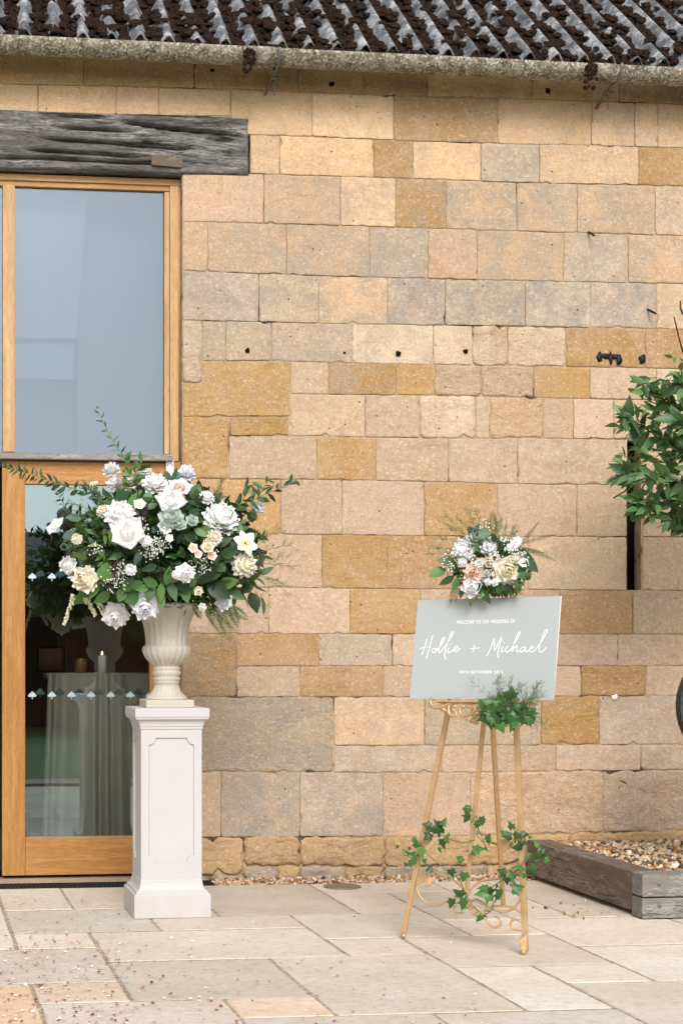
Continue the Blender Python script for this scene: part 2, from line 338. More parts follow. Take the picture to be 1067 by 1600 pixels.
# ------------------------------------------------------------------ barn
barn = empty('stone_barn', (1.2, 0, 0), 'honey-coloured limestone barn wall under a mossy corrugated roof', 'barn')
JX = wx(285.5); OL = -2.25                       # door opening, right and left jamb
ZL0 = at(200, 268.5).z; ZL1 = at(200, 177).z; LXR = wx(389.5)
S0, S1 = wx(979), wx(1001.5); SZ0, SZ1 = at(990, 922).z, at(990, 688).z
XL, XR = -4.2, 6.4; ZT = at(500, 60).z
wb = MB()
Y0, Y1 = .0060, .40
for a in [(XL, OL, -.3, ZT), (OL, LXR + .004, ZL1, ZT), (JX, S0, -.3, ZL0 - .004), (LXR + .006, S0, ZL0 - .004, ZT), (S0, S1, -.3, SZ0), (S0, S1, SZ1, ZT), (S1, XR, -.3, ZT)]:
    wb.box((a[0], Y0, a[2]), (a[1], Y1, a[3]))
wall = wb.build('wall', MORTAR, barn, smooth=False)
COLS = {'P': (234, 206, 177), 'W': (243, 220, 194), 'O': (209, 166, 106), 'T': (236, 203, 168), 'G': (221, 201, 178), 'D': (200, 166, 112), 'Y': (228, 192, 140), 'K': (196, 186, 170), 'B': (250, 215, 176)}

def stone(c4, code, lich=0., rough=0., name='stone', chip=.35, proud=None):
    """c4: bl, br, tr, tl in wall (x, z)"""
    cx = sum(p[0] for p in c4) / 4; cz = sum(p[1] for p in c4) / 4
    P = []
    jit = .0016 + rough * .006
    for k in range(4):
        a = Vector(c4[k]); b = Vector(c4[(k + 1) % 4]); L = (b - a).length
        if L < .01: continue
        d = (b - a) / L; nrm = Vector((-d.y, d.x)); n = max(2, int(L / .028))
        r0 = min(L * .3, rnd(.004, .010) + rough * rnd(0, .02)); r1 = min(L * .3, rnd(.004, .010) + rough * rnd(0, .02))
        ph = rnd(0, 9); lo = 0
        for i in range(n + 1):
            t = r0 + (L - r0 - r1) * i / n
            w = mnoise.noise(Vector((t * 9, ph, 3))) * .0035 * (1 + rough * 2.2) + rnd(-jit, jit)
            win_ = min(1., (t - r0) / .035, (L - r1 - t) / .035); w *= win_; bite = .017 * max(0, win_) * max(0, mnoise.noise(Vector((t * 14, ph + 5, 7))) - .34) * 3 * (1 + rough)
            q = a + d * t + nrm * (w + bite); P.append((q, nrm))
    n = len(P); rings = []
    pr = proud if proud is not None else rnd(-.003, .002)
    seed = rnd(0, 50); c = Vector((cx, cz))
    def relief(q, amt): return amt * mnoise.fractal(Vector((q.x * (7 + 5 * rough) + seed, q.y * (7 + 5 * rough), seed)), .9, 2., 5)
    amp = .0018 + rough * .009
    V = []
    for q, nr in P: V.append((q.x - cx, .03, q.y - cz))
    e = .0016 + rough * .005
    for q, nr in P: V.append((q.x - cx, pr + e, q.y - cz))
    hx = max(abs(q.x - cx) for q, _ in P); hz = max(abs(q.y - cz) for q, _ in P)
    def inset(q, i): return Vector((cx + (q.x - cx) * (hx - i) / hx, cz + (q.y - cz) * (hz - i) / hz))
    for ins, dy in ((.0032 + rough * .004, e * .3), (.009 + rough * .004, 0.), (.013 + rough * .005, 0.), (.020 + rough * .006, 0.)):
        for q, nr in P:
            p = inset(q, ins); V.append((p.x - cx, pr + dy + relief(p, amp), p.y - cz))
    ks = (.62, .32) if not rough else (.8, .6, .4, .2)
    for s in ks:
        for q, nr in P:
            p = c + (inset(q, .020 + rough * .006) - c) * s; V.append((p.x - cx, pr + relief(p, amp), p.y - cz))
    F = []
    nr_ = 6 + len(ks)
    for r in range(nr_ - 1):
        for i in range(n): F.append((r*n+i, r*n+(i+1) % n, (r+1)*n+(i+1) % n, (r+1)*n+i))
    V.append((0, pr + relief(c, amp), 0)); last = (nr_ - 1) * n
    for i in range(n): F.append((last + i, last + (i+1) % n, len(V) - 1))
    me = mkmesh(name, V, F, STONER if rough > .25 else STONE, smooth=rough > .25)
    o = put(name, me, wall, Matrix.Translation((cx, 0, cz)))
    r, g, b = COLS[code]; k = rnd(.93, 1.05)
    col = srgb(min(255, r * k), min(255, g * k * rnd(.992, 1.008)), min(255, b * k * rnd(.97, 1.03)), KS * (1.10 if code in 'BY' and cz > 3.35 else 1.))  # upper courses lightened in colour to offset the shade under the eaves
    o.color = (col[0], col[1], col[2], lich)
    return o
BND = {0: [(0, 78), (1067, 122)], 1: [(0, 131), (60, 132), (400, 140), (566, 148), (831, 154), (1067, 163)],
 2: [(0, 177), (360, 181)], 2.5: [(390, 211), (488, 213), (614, 219), (778, 224), (923, 227), (1067, 231)],
 3: [(285, 270), (390, 271), (583, 277), (645, 279), (751, 283), (842, 286), (997, 289), (1067, 291)],
 4: [(285, 346), (413, 349), (533, 352), (618, 355), (807, 361), (1023, 367), (1067, 369)],
 5: [(285, 422), (447, 429), (577, 433), (745, 437), (880, 440), (1067, 443)],
 6: [(285, 500), (405, 503), (605, 507), (820, 510), (1067, 514)],
 7: [(285, 564), (424, 563), (551, 567), (676, 569), (791, 571), (883, 573), (1067, 576)],
 8: [(454, 615), (618, 617), (751, 619), (920, 623), (1067, 626)], 8.5: [(286, 651), (454, 650)],
 9: [(286, 681), (450, 680), (494, 683), (570, 683), (654, 684), (848, 685), (1067, 687)],
 10: [(286, 748), (494, 749), (586, 751), (700, 753), (808, 756), (1067, 758)],
 11: [(286, 833), (440, 834), (662, 837), (1067, 839)], 12: [(286, 917), (503, 918), (604, 920), (1067, 923)],
 13: [(286, 990), (1067, 991)], 14: [(286, 1041), (1067, 1040)], 15: [(286, 1089), (598, 1089), (1067, 1087)],
 16: [(286, 1166), (1067, 1163)], 17: [(286, 1206), (700, 1207), (868, 1205), (1067, 1203)],
 18: [(286, 1308), (598, 1307), (735, 1306), (941, 1301), (1067, 1297)], 19: [(286, 1366), (380, 1366), (381, 1353), (700, 1353), (1067, 1341)], 20: [(286, 1377), (1067, 1372)]}
BZ = {k: ([at(x, y).x for x, y in v], [at(x, y).z for x, y in v]) for k, v in BND.items()}
def bz(k, x): return float(np.interp(x, *BZ[k]))
GAP = .0020
def row(bt, bb, xs, codes, **kw):
    """xs: photo x of joints; codes: one colour letter each, optional lichen digit and r for rough"""
    for i, cd in enumerate(codes.split()):
        if cd[0] == '-': continue
        x0, x1 = wx(xs[i]) + GAP * rnd(.7, 1.6), wx(xs[i + 1]) - GAP * rnd(.7, 1.6)
        k = dict(kw); li = [c for c in cd[1:] if c.isdigit()]
        if li: k['lich'] = int(li[0]) / 9
        if 'r' in cd: k['rough'] = .5
        if 'R' in cd: k['rough'] = 1.
        g = GAP * rnd(.8, 1.5)
        stone([(x0, bz(bb, x0) + g), (x1, bz(bb, x1) + g), (x1, bz(bt, x1) - g), (x0, bz(bt, x0) - g)], cd[0], **k)
row(0, 1, [-140, -10, 131, 304, 418, 466, 566, 668, 831, 967, 1100], 'Y1 Y1 D1 D1 D1 D D1 Y1 Y1 D1')
row(1, 2, [-150, 60, 182, 248, 360.5], 'B1 B1 B1 B1')
row(1, 2.5, [361, 488, 615, 778, 923.5, 991, 1027, 1120], 'B2 B2 D2 B2 B4 B3 B1')
row(2.5, 3, [391, 437, 583, 645, 751, 842.5, 997, 1100], 'B2 B1 O2 B3 G6 B3 O1')
row(3, 4, [286, 412.5, 532, 618, 697, 807, 901, 1023, 1110], 'T3 T4 B4 O4 T6 T6 T6 P5')
row(4, 5, [286, 324.5, 447.5, 577, 668.5, 745, 880, 980.5, 1090], 'T2 T5 T6 G6 T3 T6 G6 T6')
row(5, 6, [286, 405, 497.5, 605, 695, 820, 921, 1025, 1110], 'G6 G6 T6 G9 G9 G9 G9 P2')
row(6, 7, [316, 353, 424, 551, 677, 738, 793, 883.5, 1007, 1100], 'G4 G5 G6 W3 W1 W0r W0r O1 O1')
row(6, 7, [286, 316], 'G3')
row(7, 8.5, [286, 453.5], 'O2')
row(7, 8, [454, 513.5, 619, 678, 752, 834, 921, 1025, 1110], 'P1 O4 O2 P1r P1r O1 P2 W1')
row(8.5, 9, [360, 452], 'O1'); row(8.5, 10, [286, 356.5], 'Or', rough=.5)
row(8, 9, [455, 570.5, 655.5, 743, 764.5, 848.5, 895, 958, 1080], 'P1 P1 W0r W0 Br P0 P0 P1')
row(9, 10, [358, 494.5, 586.5, 700.5, 808.5, 980], 'P2 O1 P2 P3 P4'); row(9, 10, [1003, 1100], 'P2')
row(10, 11, [286, 438.5, 534, 662.5, 777, 901, 979], 'O1 P1 P1 O2 P1 P2'); row(10, 11, [1003, 1110], 'P3')
row(11, 12, [286, 400, 503.5, 604.5, 722, 825, 979], 'P1 P1 O1 O2 B1 B3'); row(11, 12, [1003, 1120], 'P2')
row(12, 13, [286, 420, 546.5, 656, 780, 873.5, 988, 1100], 'P1 P1 O1 P2 P1 O1 P2')
row(13, 15, [286, 369.5], 'O4', rough=.3)
row(13, 14, [370, 498.5, 613, 720, 866, 965, 1110], 'O1 G4 P3 P1 P1 P1'); row(14, 15, [370, 468.5, 598.5, 700, 800, 907, 1008.5, 1120], 'P2 O2 P1 P1 P1 O1r P1')
row(15, 17, [296, 521.5], 'G6', rough=.3); row(15, 17, [286, 296], 'O0')
row(15, 16, [522, 663, 845, 936, 1130], 'B3 G4 O1r W3')
row(16, 17, [522, 690, 770, 868, 1000, 1100], 'G5 P2 P2 P3 W2r')
row(17, 18, [286, 345.5, 468.5, 598.5, 735, 942, 1130], 'P2 G9 G7 T4 B2r P3r')
row(18, 19, [286, 380.5, 470, 600, 735, 890, 1120], 'YR YR YR YR YR YR', proud=-.010)
row(19, 20, [381, 432, 470, 540, 600, 680, 760, 900, 1100], 'KR YR KR YR KR KR YR KR', proud=-.008)
stone([(wx(286), at(286, 597).z), (wx(315), at(286, 597).z), (wx(315), at(286, 541).z), (wx(286), at(286, 541).z)], 'W', rough=.3, proud=-.009)
# wall beyond the photograph's edges
zs = [bz(k, 9) for k in (0, 1, 2.5, 3, 4, 5, 6, 7, 9, 10, 11, 12, 13, 15, 17, 18)] + [-.02]
for i in range(len(zs) - 1):
    x = max(wx(1080), {0: wx(1100)}.get(i, 0)) + rnd(.10, .18) + .02
    while x < 5.0:
        w = rnd(.30, .62); stone([(x, zs[i+1] + GAP), (x + w - 2*GAP, zs[i+1] + GAP), (x + w - 2*GAP, zs[i] - GAP), (x, zs[i] - GAP)], random.choice('PPPWBOGT'), rnd(0, .6)); x += w
for i in range(len(zs) - 1):
    x = OL - GAP
    while x > -3.6:
        w = rnd(.35, .7); stone([(x - w + 2*GAP, zs[i+1] + GAP), (x, zs[i+1] + GAP), (x, zs[i] - GAP), (x - w + 2*GAP, zs[i] - GAP)], random.choice('PPPWBOGT'), rnd(0, .6)); x -= w
for a, b in ((0, 1), (1, 2)):
    x = wx(-150) - .02
    while x > OL:
        w = rnd(.35, .6); stone([(x - w, bz(b, -9) + GAP), (x - GAP, bz(b, -9) + GAP), (x - GAP, bz(a, -9) - GAP), (x - w, bz(a, -9) - GAP)], 'B', .1); x -= w + GAP
# slot: splayed reveal, rusty bar, dark panel put in for the shade deep inside
sb = MB(); sb.box((S0 - .001, .080, SZ0), (S1 - .0005, .10, SZ1)); sb.box((S0 - .05, .39, SZ0 - .05), (S1 + .05, .42, SZ1 + .05)); sb.build('slot_shade', DARK, barn)
MB().box((S0 + .012, .055, SZ0 + .001), (S0 + .030, .079, SZ1 - .02)).build('iron_bar', RUST, barn, bevel=.003)
# nails, holes, tar
def blob(px, py, w, h, seed, y=-.0065):
    c = at(px, py); V = [(c.x, y - .001, c.z)]; n = 18
    for i in range(n):
        a = 2 * math.pi * i / n; k = 1 + .55 * mnoise.noise(Vector((math.cos(a) * 1.6 + seed, math.sin(a) * 1.6, seed)))
        V.append((c.x + math.cos(a) * w * k * .0032, y, c.z + math.sin(a) * h * k * .0032))
    for i in range(n): V.append((V[i+1][0], .004, V[i+1][2]))
    return V, [(0, 1 + i, 1 + (i+1) % n) for i in range(n)] + [(1 + i, 1+n+i, 1+n+(i+1) % n, 1 + (i+1) % n) for i in range(n)]
tar = MB()
for k, (x, y, w, h) in enumerate([(936, 558, 5, 7), (945, 556, 8, 4), (953, 560, 3, 9), (961, 557, 7, 4), (966, 562, 4.5, 8), (1002, 561, 6, 7)]): tar.add(*blob(x, y, w, h, k * 3.1, y=-.0065 - k * .0004))
tar.build('tar_patch', BLACK, wall)
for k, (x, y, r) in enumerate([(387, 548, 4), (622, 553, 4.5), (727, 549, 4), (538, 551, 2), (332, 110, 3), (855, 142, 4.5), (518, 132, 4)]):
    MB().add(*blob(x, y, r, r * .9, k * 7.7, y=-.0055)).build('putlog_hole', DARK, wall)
for (x0, y0, x1, y1) in [(918, 362, 928, 368), (1010, 483, 1024, 490)]:
    MB().tube([at(x0, y0, .01), at((x0+x1)/2, (y0+y1)/2, -.03), at(x1, y1, -.05)], .006, 6).build('iron_nail', BLACK, wall)
MB().add([Vector((v.x * .016, v.y * .004, v.z * .014)) * (1 + .9 * mnoise.noise(v * 1.9)) + at(960, 1089, -.002) for v in ico(2)[0]], ico(2)[1]).build('plaster_plug', WHITEEDGE, wall)

# ---- lintel
def slab_noise(name, mat_, x0, x1, z0, z1, y0, y1, seed, parent, amp=.008, dx=.02):
    nx = max(4, int((x1 - x0) / dx)); nz = max(3, int((z1 - z0) / dx)); V = []; F = []
    for j in range(nz + 1):
        for i in range(nx + 1):
            u, v = i / nx, j / nz
            x = x0 + (x1 - x0) * u; z = z0 + (z1 - z0) * v
            e = mnoise.fractal(Vector((x * 1.3 + seed, seed, z * 9)), 1., 2.2, 5)
            ez = mnoise.noise(Vector((x * 3, seed, 2.))) * amp * .8
            edge = min(u * (x1 - x0), (1 - u) * (x1 - x0), v * (z1 - z0), (1 - v) * (z1 - z0))
            y = y0 + e * amp + (.010 * (1 - edge / .014) ** 2 if edge < .014 else 0)
            # drying checks run along the grain
            for (cz, cx0, cx1, dp, slope) in ((.86, .80, .998, .05, -.9), (.52, .68, .93, .035, -.35), (.72, .70, .84, .025, -.2), (.30, .66, .86, .03, -.15), (.16, .60, .90, .03, .02), (.60, .93, .99, .03, .1), (.40, .95, .995, .03, 0.), (.93, .70, .80, .03, 0.)):
                if cx0 < u < cx1:
                    dd = abs(v - cz - slope * (u - cx0) - .02 * mnoise.noise(Vector((u * 14, cz, seed)))) * (z1 - z0)
                    if dd < .011: y += 2.2 * dp * (1 - dd / .011) * min(1, (u - cx0) * 20, (cx1 - u) * 20)
            V.append((x, y, z + (ez if 0 < j < nz or True else 0)))
    for j in range(nz):
        for i in range(nx): a = j * (nx + 1) + i; F.append((a, a + 1, a + nx + 2, a + nx + 1))
    b = len(V); V += [(x0, y1, z0), (x1, y1, z0), (x1, y1, z1), (x0, y1, z1)]
    bot = list(range(nx + 1)); top = [nz * (nx + 1) + i for i in range(nx + 1)]
    F.append(tuple([b, b + 1] + bot[::-1])); F.append(tuple([b + 3] + top + [b + 2]))
    lf = [j * (nx + 1) for j in range(nz + 1)]; rt = [j * (nx + 1) + nx for j in range(nz + 1)]
    F.append(tuple([b + 3, b] + lf)); F.append(tuple([b + 1, b + 2] + rt[::-1]))
    me = mkmesh(name, V, F, mat_); return put(name, me, parent)
lint = slab_noise('lintel', BEAM, -2.6, LXR - .004, ZL0, ZL1 - .006, -.010, .30, 3.3, barn, dx=.007)
c = at(236, 250); c2 = at(284, 262)
wd = MB(); wd.add([(c.x, -.028, at(236, 260).z), (c2.x, -.028, at(284, 264.5).z), (c2.x, -.028, at(284, 250).z), (c.x, -.028, at(236, 245).z)] + [(c.x, .03, at(236, 260).z), (c2.x, .03, at(284, 264.5).z), (c2.x, .03, at(284, 250).z), (c.x, .03, at(236, 245).z)],
       [(0, 1, 2, 3), (7, 6, 5, 4), (0, 4, 5, 1), (1, 5, 6, 2), (2, 6, 7, 3), (3, 7, 4, 0)])
wd.build('wedge', SLEEPY, lint, bevel=.003)

# ---- window above the door
def pxbox(mb, x0, x1, ytop, ybot, y, depth, mi=0):
    mb.box((wx(x0, y), y, at(x0, ybot, y).z), (wx(x1, y), y + depth, at(x0, ytop, y).z), mi)
FY = .055
win = empty('window', at(140, 718, FY), '', ''); del win['label'], win['category']
win.parent = barn; win.matrix_parent_inverse = WM[barn.name].inverted()
z_t = at(100, 271, FY).z; z_b = at(100, 718, FY).z
b = MB(); b.box((OL + .006, FY, at(100, 284, FY).z), (wx(282, FY), FY + .09, ZL0 - .012)); b.build('head', OAKPH, win, bevel=.003)
b = MB(); b.box((OL + .006, FY + .012, at(100, 293, FY + .012).z), (wx(266, FY), FY + .08, at(100, 284, FY).z)); b.build('bead', OAKPH, win, bevel=.002)
MB().box((wx(266, FY), FY + .001, z_b), (wx(279.5, FY), FY + .09, at(100, 284, FY).z)).build('jamb', OAKPV, win, bevel=.002)
MB().box((wx(279.8, FY), FY + .010, z_b), (wx(282.4, FY), FY + .09, at(100, 284, FY).z)).build('jamb_cover', OAKPV, win)
MB().box((wx(258, FY), FY + .014, at(100, 707, FY).z), (wx(266, FY) - .001, FY + .07, at(100, 293, FY).z)).build('bead', OAKPV, win, bevel=.002)
for k, (m0, m1) in enumerate(((5, 24), (-262, -240))):
    MB().box((wx(m0, FY), FY + .004, at(100, 707, FY).z), (wx(m1, FY), FY + .08, at(100, 291, FY).z)).build('mullion', OAKPV, win, bevel=.003)
sx = MB(); sx.add([(OL + .006, FY - .03, at(100, 717.5, FY - .03).z), (wx(271, FY - .03), FY - .03, at(100, 717.5, FY - .03).z), (wx(271, FY - .03), FY - .03, at(100, 709, FY - .03).z), (OL + .006, FY - .03, at(100, 709, FY - .03).z),
       (OL + .006, FY + .07, at(100, 717.5, FY - .03).z), (wx(271, FY - .03), FY + .07, at(100, 717.5, FY - .03).z), (wx(271, FY - .03), FY + .07, at(100, 704, FY).z), (OL + .006, FY + .07, at(100, 704, FY).z)],
       [(0, 1, 2, 3), (7, 6, 5, 4), (0, 4, 5, 1), (1, 5, 6, 2), (2, 6, 7, 3), (3, 7, 4, 0)])
sx.build('sill', SILLM, win, bevel=.003)
for a0, a1 in ((24, 258), (-240, 5), (-500, -262)):
    x0 = max(OL + .02, wx(a0, FY + .03)); x1 = wx(a1, FY + .03)
    MB().box((x0 - .004, FY + .034, at(100, 707, FY + .03).z - .004), (x1 + .004, FY + .042, at(100, 292, FY + .03).z + .004)).build('pane', GLASSU, win, smooth=False)

# ---- oak door, one open leaf's neighbour beyond the frame
def door_leaf(x0p, x1p, swing, nm='door'):
    DY = .07
    d = empty(nm, at((x0p + x1p) / 2, 1367, DY), '', ''); del d['label'], d['category']
    d.parent = barn; d.matrix_parent_inverse = WM[barn.name].inverted()
    zt, zb = at(100, 721, DY).z, at(100, 1367, DY).z; zr, zp = at(100, 757, DY).z, at(100, 1308, DY).z
    xa, xb = wx(x0p, DY), wx(x1p, DY); sw = wx(40, DY) - wx(4, DY)
    MB().box((xa, DY, zb), (xa + sw, DY + .056, zt)).build('stile', OAKV, d, bevel=.003)
    MB().box((xb - sw, DY, zb), (xb, DY + .056, zt)).build('stile', OAKV, d, bevel=.003)
    MB().box((xa + sw + .001, DY + .001, zr), (xb - sw - .001, DY + .056, zt - .001)).build('rail', OAKH, d, bevel=.003)
    MB().box((xa + sw + .001, DY + .001, zb), (xb - sw - .001, DY + .056, zp)).build('rail', OAKH, d, bevel=.003, label='deep bottom rail of the door')
    MB().box((xa + sw, DY + .022, zp - .004), (xb - sw, DY + .030, zr + .004)).build('pane', GLASSD, d, smooth=False)
    return d, DY
door, DY = door_leaf(4, 270, 0)
door_leaf(-288, -2, 0)
MB().box((wx(270.5, .06), .062, .03), (wx(284, .06), .14, at(100, 719, .06).z)).build('door_post', OAKV, barn, bevel=.003)
MB().box((OL + .004, .15, .0), (JX, .30, at(100, 1366, .15).z)).build('threshold', DARK, barn)
MB().box((OL + .004, .08, at(100, 720, .08).z), (JX - .004, .13, at(100, 716, .08).z)).build('door_head', OAKH, barn)
br = MB(); br.box((wx(260, .05), .052, at(262, 752, .05).z), (wx(272, .05), .058, at(262, 718.5, .05).z))
brk = br.build('bracket_plate', WHITEEDGE, door, bevel=.001)
for sx_, sy_ in ((262, 727), (270, 727)):
    MB().tube([at(sx_, sy_, .0525), at(sx_, sy_, .049)], .0035, 10).build('screw', ZINC, door)
def tree_decal(cx, cy, y, s, m, par):
    o = at(cx, cy, y); n = []
    prof = [(-.1, -.9), (-.1, -.35), (-.55, -.42), (-.95, -.28), (-1., -.05), (-.72, .12), (-.62, .38), (-.28, .42), (-.18, .72), (.1, .78), (.28, .5), (.62, .42), (.72, .12), (1., .0), (.92, -.28), (.5, -.42), (.1, -.35), (.1, -.9)]
    V = [(o.x + a * s * .9, y, o.z + b_ * s) for a, b_ in prof]
    V += [(p[0], y - .0006, p[2]) for p in V[:]]; k = len(prof)
    F = [tuple(range(k, 2 * k)), tuple(range(k))[::-1]] + [(i, (i+1) % k, k + (i+1) % k, k + i) for i in range(k)]
    put('tree_decal', mkmesh('tree_decal', V, F, m, smooth=False), par)
for rw in (901, 1086):
    for i in range(8):
        tree_decal(51 + i * 30.6, rw, DY + .021, .0235, ETCH, door); tree_decal(63 + i * 30.6, rw - 4, DY + .036, .029, ETCHG, door)
def textmesh(body, size, bold=0., space=1.0):
    cu = bpy.data.curves.new('t', 'FONT'); cu.body = body; cu.size = size; cu.align_x = 'CENTER'; cu.align_y = 'CENTER'; cu.space_character = space; cu.extrude = .0004; cu.offset = bold
    o = bpy.data.objects.new('t', cu); COL.objects.link(o); bpy.context.view_layer.update()
    me = bpy.data.meshes.new_from_object(o.evaluated_get(bpy.context.evaluated_depsgraph_get()))
    bpy.data.objects.remove(o); bpy.data.curves.remove(cu); return me
me = textmesh('SO', .05); me.materials.append(ETCHG); p = at(104, 855, DY + .02)
put('lettering', me, door, Matrix.Translation(p) @ Matrix.Rotation(math.pi, 4, 'Z') @ Matrix.Rotation(R_(90), 4, 'X'))

# ---- room behind the glass
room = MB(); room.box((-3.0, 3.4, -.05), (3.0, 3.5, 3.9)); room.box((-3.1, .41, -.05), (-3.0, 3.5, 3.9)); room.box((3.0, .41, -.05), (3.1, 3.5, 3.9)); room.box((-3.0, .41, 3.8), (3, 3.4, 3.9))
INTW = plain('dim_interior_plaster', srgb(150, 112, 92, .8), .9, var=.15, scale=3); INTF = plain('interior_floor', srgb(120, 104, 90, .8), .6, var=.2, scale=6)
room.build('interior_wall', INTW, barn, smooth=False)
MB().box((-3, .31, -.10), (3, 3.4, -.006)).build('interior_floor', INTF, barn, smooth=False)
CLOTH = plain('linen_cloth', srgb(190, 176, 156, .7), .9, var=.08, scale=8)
tb = empty('console_table', (.02, 1.3, 0), 'cloth-covered table standing inside the barn behind the door glass', 'table')
T0, T1, TY = wx(78, 1.1), wx(255, 1.1), 1.1; tz = at(150, 1052, TY).z
MB().box((T0, TY, tz - .03), (T1, TY + .5, tz)).build('tabletop', CLOTH, tb)
n = 120; V = []
for j, z in enumerate((tz - .002, tz * .5, .01)):
    for i in range(n + 1):
        u = i / n; V.append((T0 - .01 - j * .02 + (T1 - T0 + .02 + j * .04) * u, TY - .012 - (.012 + .02 * j) * (1 + math.sin(u * 41 + 2 * math.sin(u * 13))), z))
me = mkmesh('cloth_skirt', V, [(j*(n+1)+i, j*(n+1)+i+1, (j+1)*(n+1)+i+1, (j+1)*(n+1)+i) for j in range(2) for i in range(n)], CLOTH); put('cloth_skirt', me, tb)
WAX = plain('ivory_wax', (.7, .62, .48, 1), .6); cp = at(160, 1052, 1.25); cp.z = tz
cd = empty('pillar_candle', cp, 'ivory pillar candle lit on the table behind the glass', 'candle')
MB().tube([cp, cp + Vector((0, 0, .10))], .024, 20).build('wax', WAX, cd)
FL = M('candle_flame'); FL.set(FL.p, 'Emission Color', (1, .55, .18, 1)); FL.p.inputs['Emission Strength'].default_value = 6
MB().tube([cp + Vector((0, 0, .102 + .004 * i)) for i in range(7)], [.002, .005, .006, .0055, .004, .002, .0005], 8).build('flame', FL.m, cd)
ap = at(127, 1052, 1.2); ap.z = tz
AMB = plain('amber_glass', (.24, .09, .02, 1), .2, .5)
j_ = MB(); j_.tube([ap + Vector((0, 0, .001)), ap + Vector((0, 0, .06)), ap + Vector((0, 0, .075)), ap + Vector((0, 0, .085))], [.032, .034, .028, .028], 16)
o = j_.build('amber_jar', AMB); o['label'] = 'small amber glass jar beside the candle on the indoor table'; o['category'] = 'jar'
fp = at(82, 1052, 1.3); fp.z = tz
fr = empty('framed_card', fp, 'dark framed card propped on the table behind the door glass', 'framed card')
MB().box((fp.x - .09, fp.y, tz), (fp.x + .075, fp.y + .02, tz + .155)).build('frame', DARK, fr, bevel=.002)
MB().box((fp.x - .075, fp.y - .003, tz + .015), (fp.x + .06, fp.y - .001, tz + .14)).build('card', plain('brown_card', srgb(110, 70, 54, .5), .8), fr)
for k, x in enumerate((-.75, 1.0)):
    V = []; n = 60
    for z in (0, 2.9):
        for i in range(n + 1): V.append((x - .3 + .6 * i / n, 1.9 + .05 * math.sin(i * .75), z))
    o = put('curtain', mkmesh('curtain', V, [(i, i + 1, n + 2 + i, n + 1 + i) for i in range(n)], plain('brown_curtain', srgb(170, 128, 100, .8), .9)), barn)
# coloured panels added behind the upper glass, standing in for its reflections
def reflection_panel(px0, px1, py0, py1, y, c, skew=0.):
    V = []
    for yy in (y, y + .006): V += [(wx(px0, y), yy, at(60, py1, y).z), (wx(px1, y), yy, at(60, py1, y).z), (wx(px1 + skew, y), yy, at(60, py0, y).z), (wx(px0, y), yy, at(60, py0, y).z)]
    MB().add(V, [(0, 1, 2, 3), (7, 6, 5, 4), (0, 4, 5, 1), (1, 5, 6, 2), (2, 6, 7, 3), (3, 7, 4, 0)]).build('reflection_panel', plain('reflection_tint', c, .9, var=.03, scale=2), barn, smooth=False)
reflection_panel(-300, 120, 270, 528, .20, (.22, .165, .215, 1), 20); reflection_panel(-300, 117, 537, 592, .23, (.13, .16, .17, 1)); reflection_panel(121, 330, 270, 720, .30, (.13, .145, .15, 1)); reflection_panel(-300, 330, 260, 730, .42, (.06, .11, .125, 1))
# ---- roof
PITCH = .1395; SL = .79; EY = -.19; EZ = at(533, 84, EY).z + .018; SKX = .06
AMPL = .030
def prof(x):
    t = (x / PITCH) % 1.
    return AMPL * (math.cos(2 * math.pi * t) + .16 * math.cos(4 * math.pi * t))
RS = math.sqrt(1 + SL * SL)
RIDGE0 = wx(308, EY)
def roofpt(x, s, h=0.):
    """x along the eaves, s metres up the slope, h above the sheet"""
    c = 1 / RS; sn = SL / RS; p = prof(x - RIDGE0) + h
    return Vector((x + SKX * s * c, EY + s * c - p * sn, EZ + s * sn + p * c))
V = []; F = []; nx = int((XR - XL) / PITCH * 12); ns = 24; LEN = 2.6
for j in range(ns + 1):
    for i in range(nx + 1):
        x = XL + (XR - XL) * i / nx; wob = .004 * mnoise.noise(Vector((x * 3, j * .6, 0)))
        V.append(roofpt(x, LEN * j / ns + (.008 * mnoise.noise(Vector((x * 4, 9, 0))) if j == 0 else 0), wob))
for j in range(ns):
    for i in range(nx): a = j * (nx + 1) + i; F.append((a, a + 1, a + nx + 2, a + nx + 1))
me = mkmesh('roof', V, F, ROOFM); roof = put('roof', me, barn)
md = roof.modifiers.new('thickness', 'SOLIDIFY'); md.thickness = .007; md.offset = -1
ms = MB(); V0, F0 = ico(2)
x = math.floor((XL + 2.6 - RIDGE0) / PITCH) * PITCH + RIDGE0
while x < 5.2:
    s = -.005 if random.random() < .75 else .05
    v = x + PITCH * .5
    while s < 1.55:
        k = 1
        if random.random() < 1.05 * (.68 + .6 * mnoise.noise(Vector((x * 2, s * 5, 4))) + .38):
            for q in range(random.choice((2, 2, 3))):
                r = rnd(.018, .036); off = rnd(-.046, .046) + (rnd(-.035, .035) if random.random() < .3 else 0)
                c = roofpt(v + off, s + rnd(-.02, .02), r * .15); sd = rnd(0, 60)
                mx = []
                ax, ay, az = rnd(.9, 1.4), rnd(1.0, 1.6), rnd(.40, .70)
                for p in V0:
                    d = 1 + .45 * mnoise.noise(p * 1.7 + Vector((sd, 0, 0))) +   .34 * mnoise.noise(p * 4.3 + Vector((0, sd, 0)))
                    mx.append(Vector((p.x * ax, p.y * ay * .8 + p.z * .2, p.z * az + p.y * .5 * ay)) * (d * r) + c)
                ms.add(mx, F0)
        s += rnd(.022, .042)
    x += PITCH
ms.build('moss', MOSS, roof, kind='stuff')

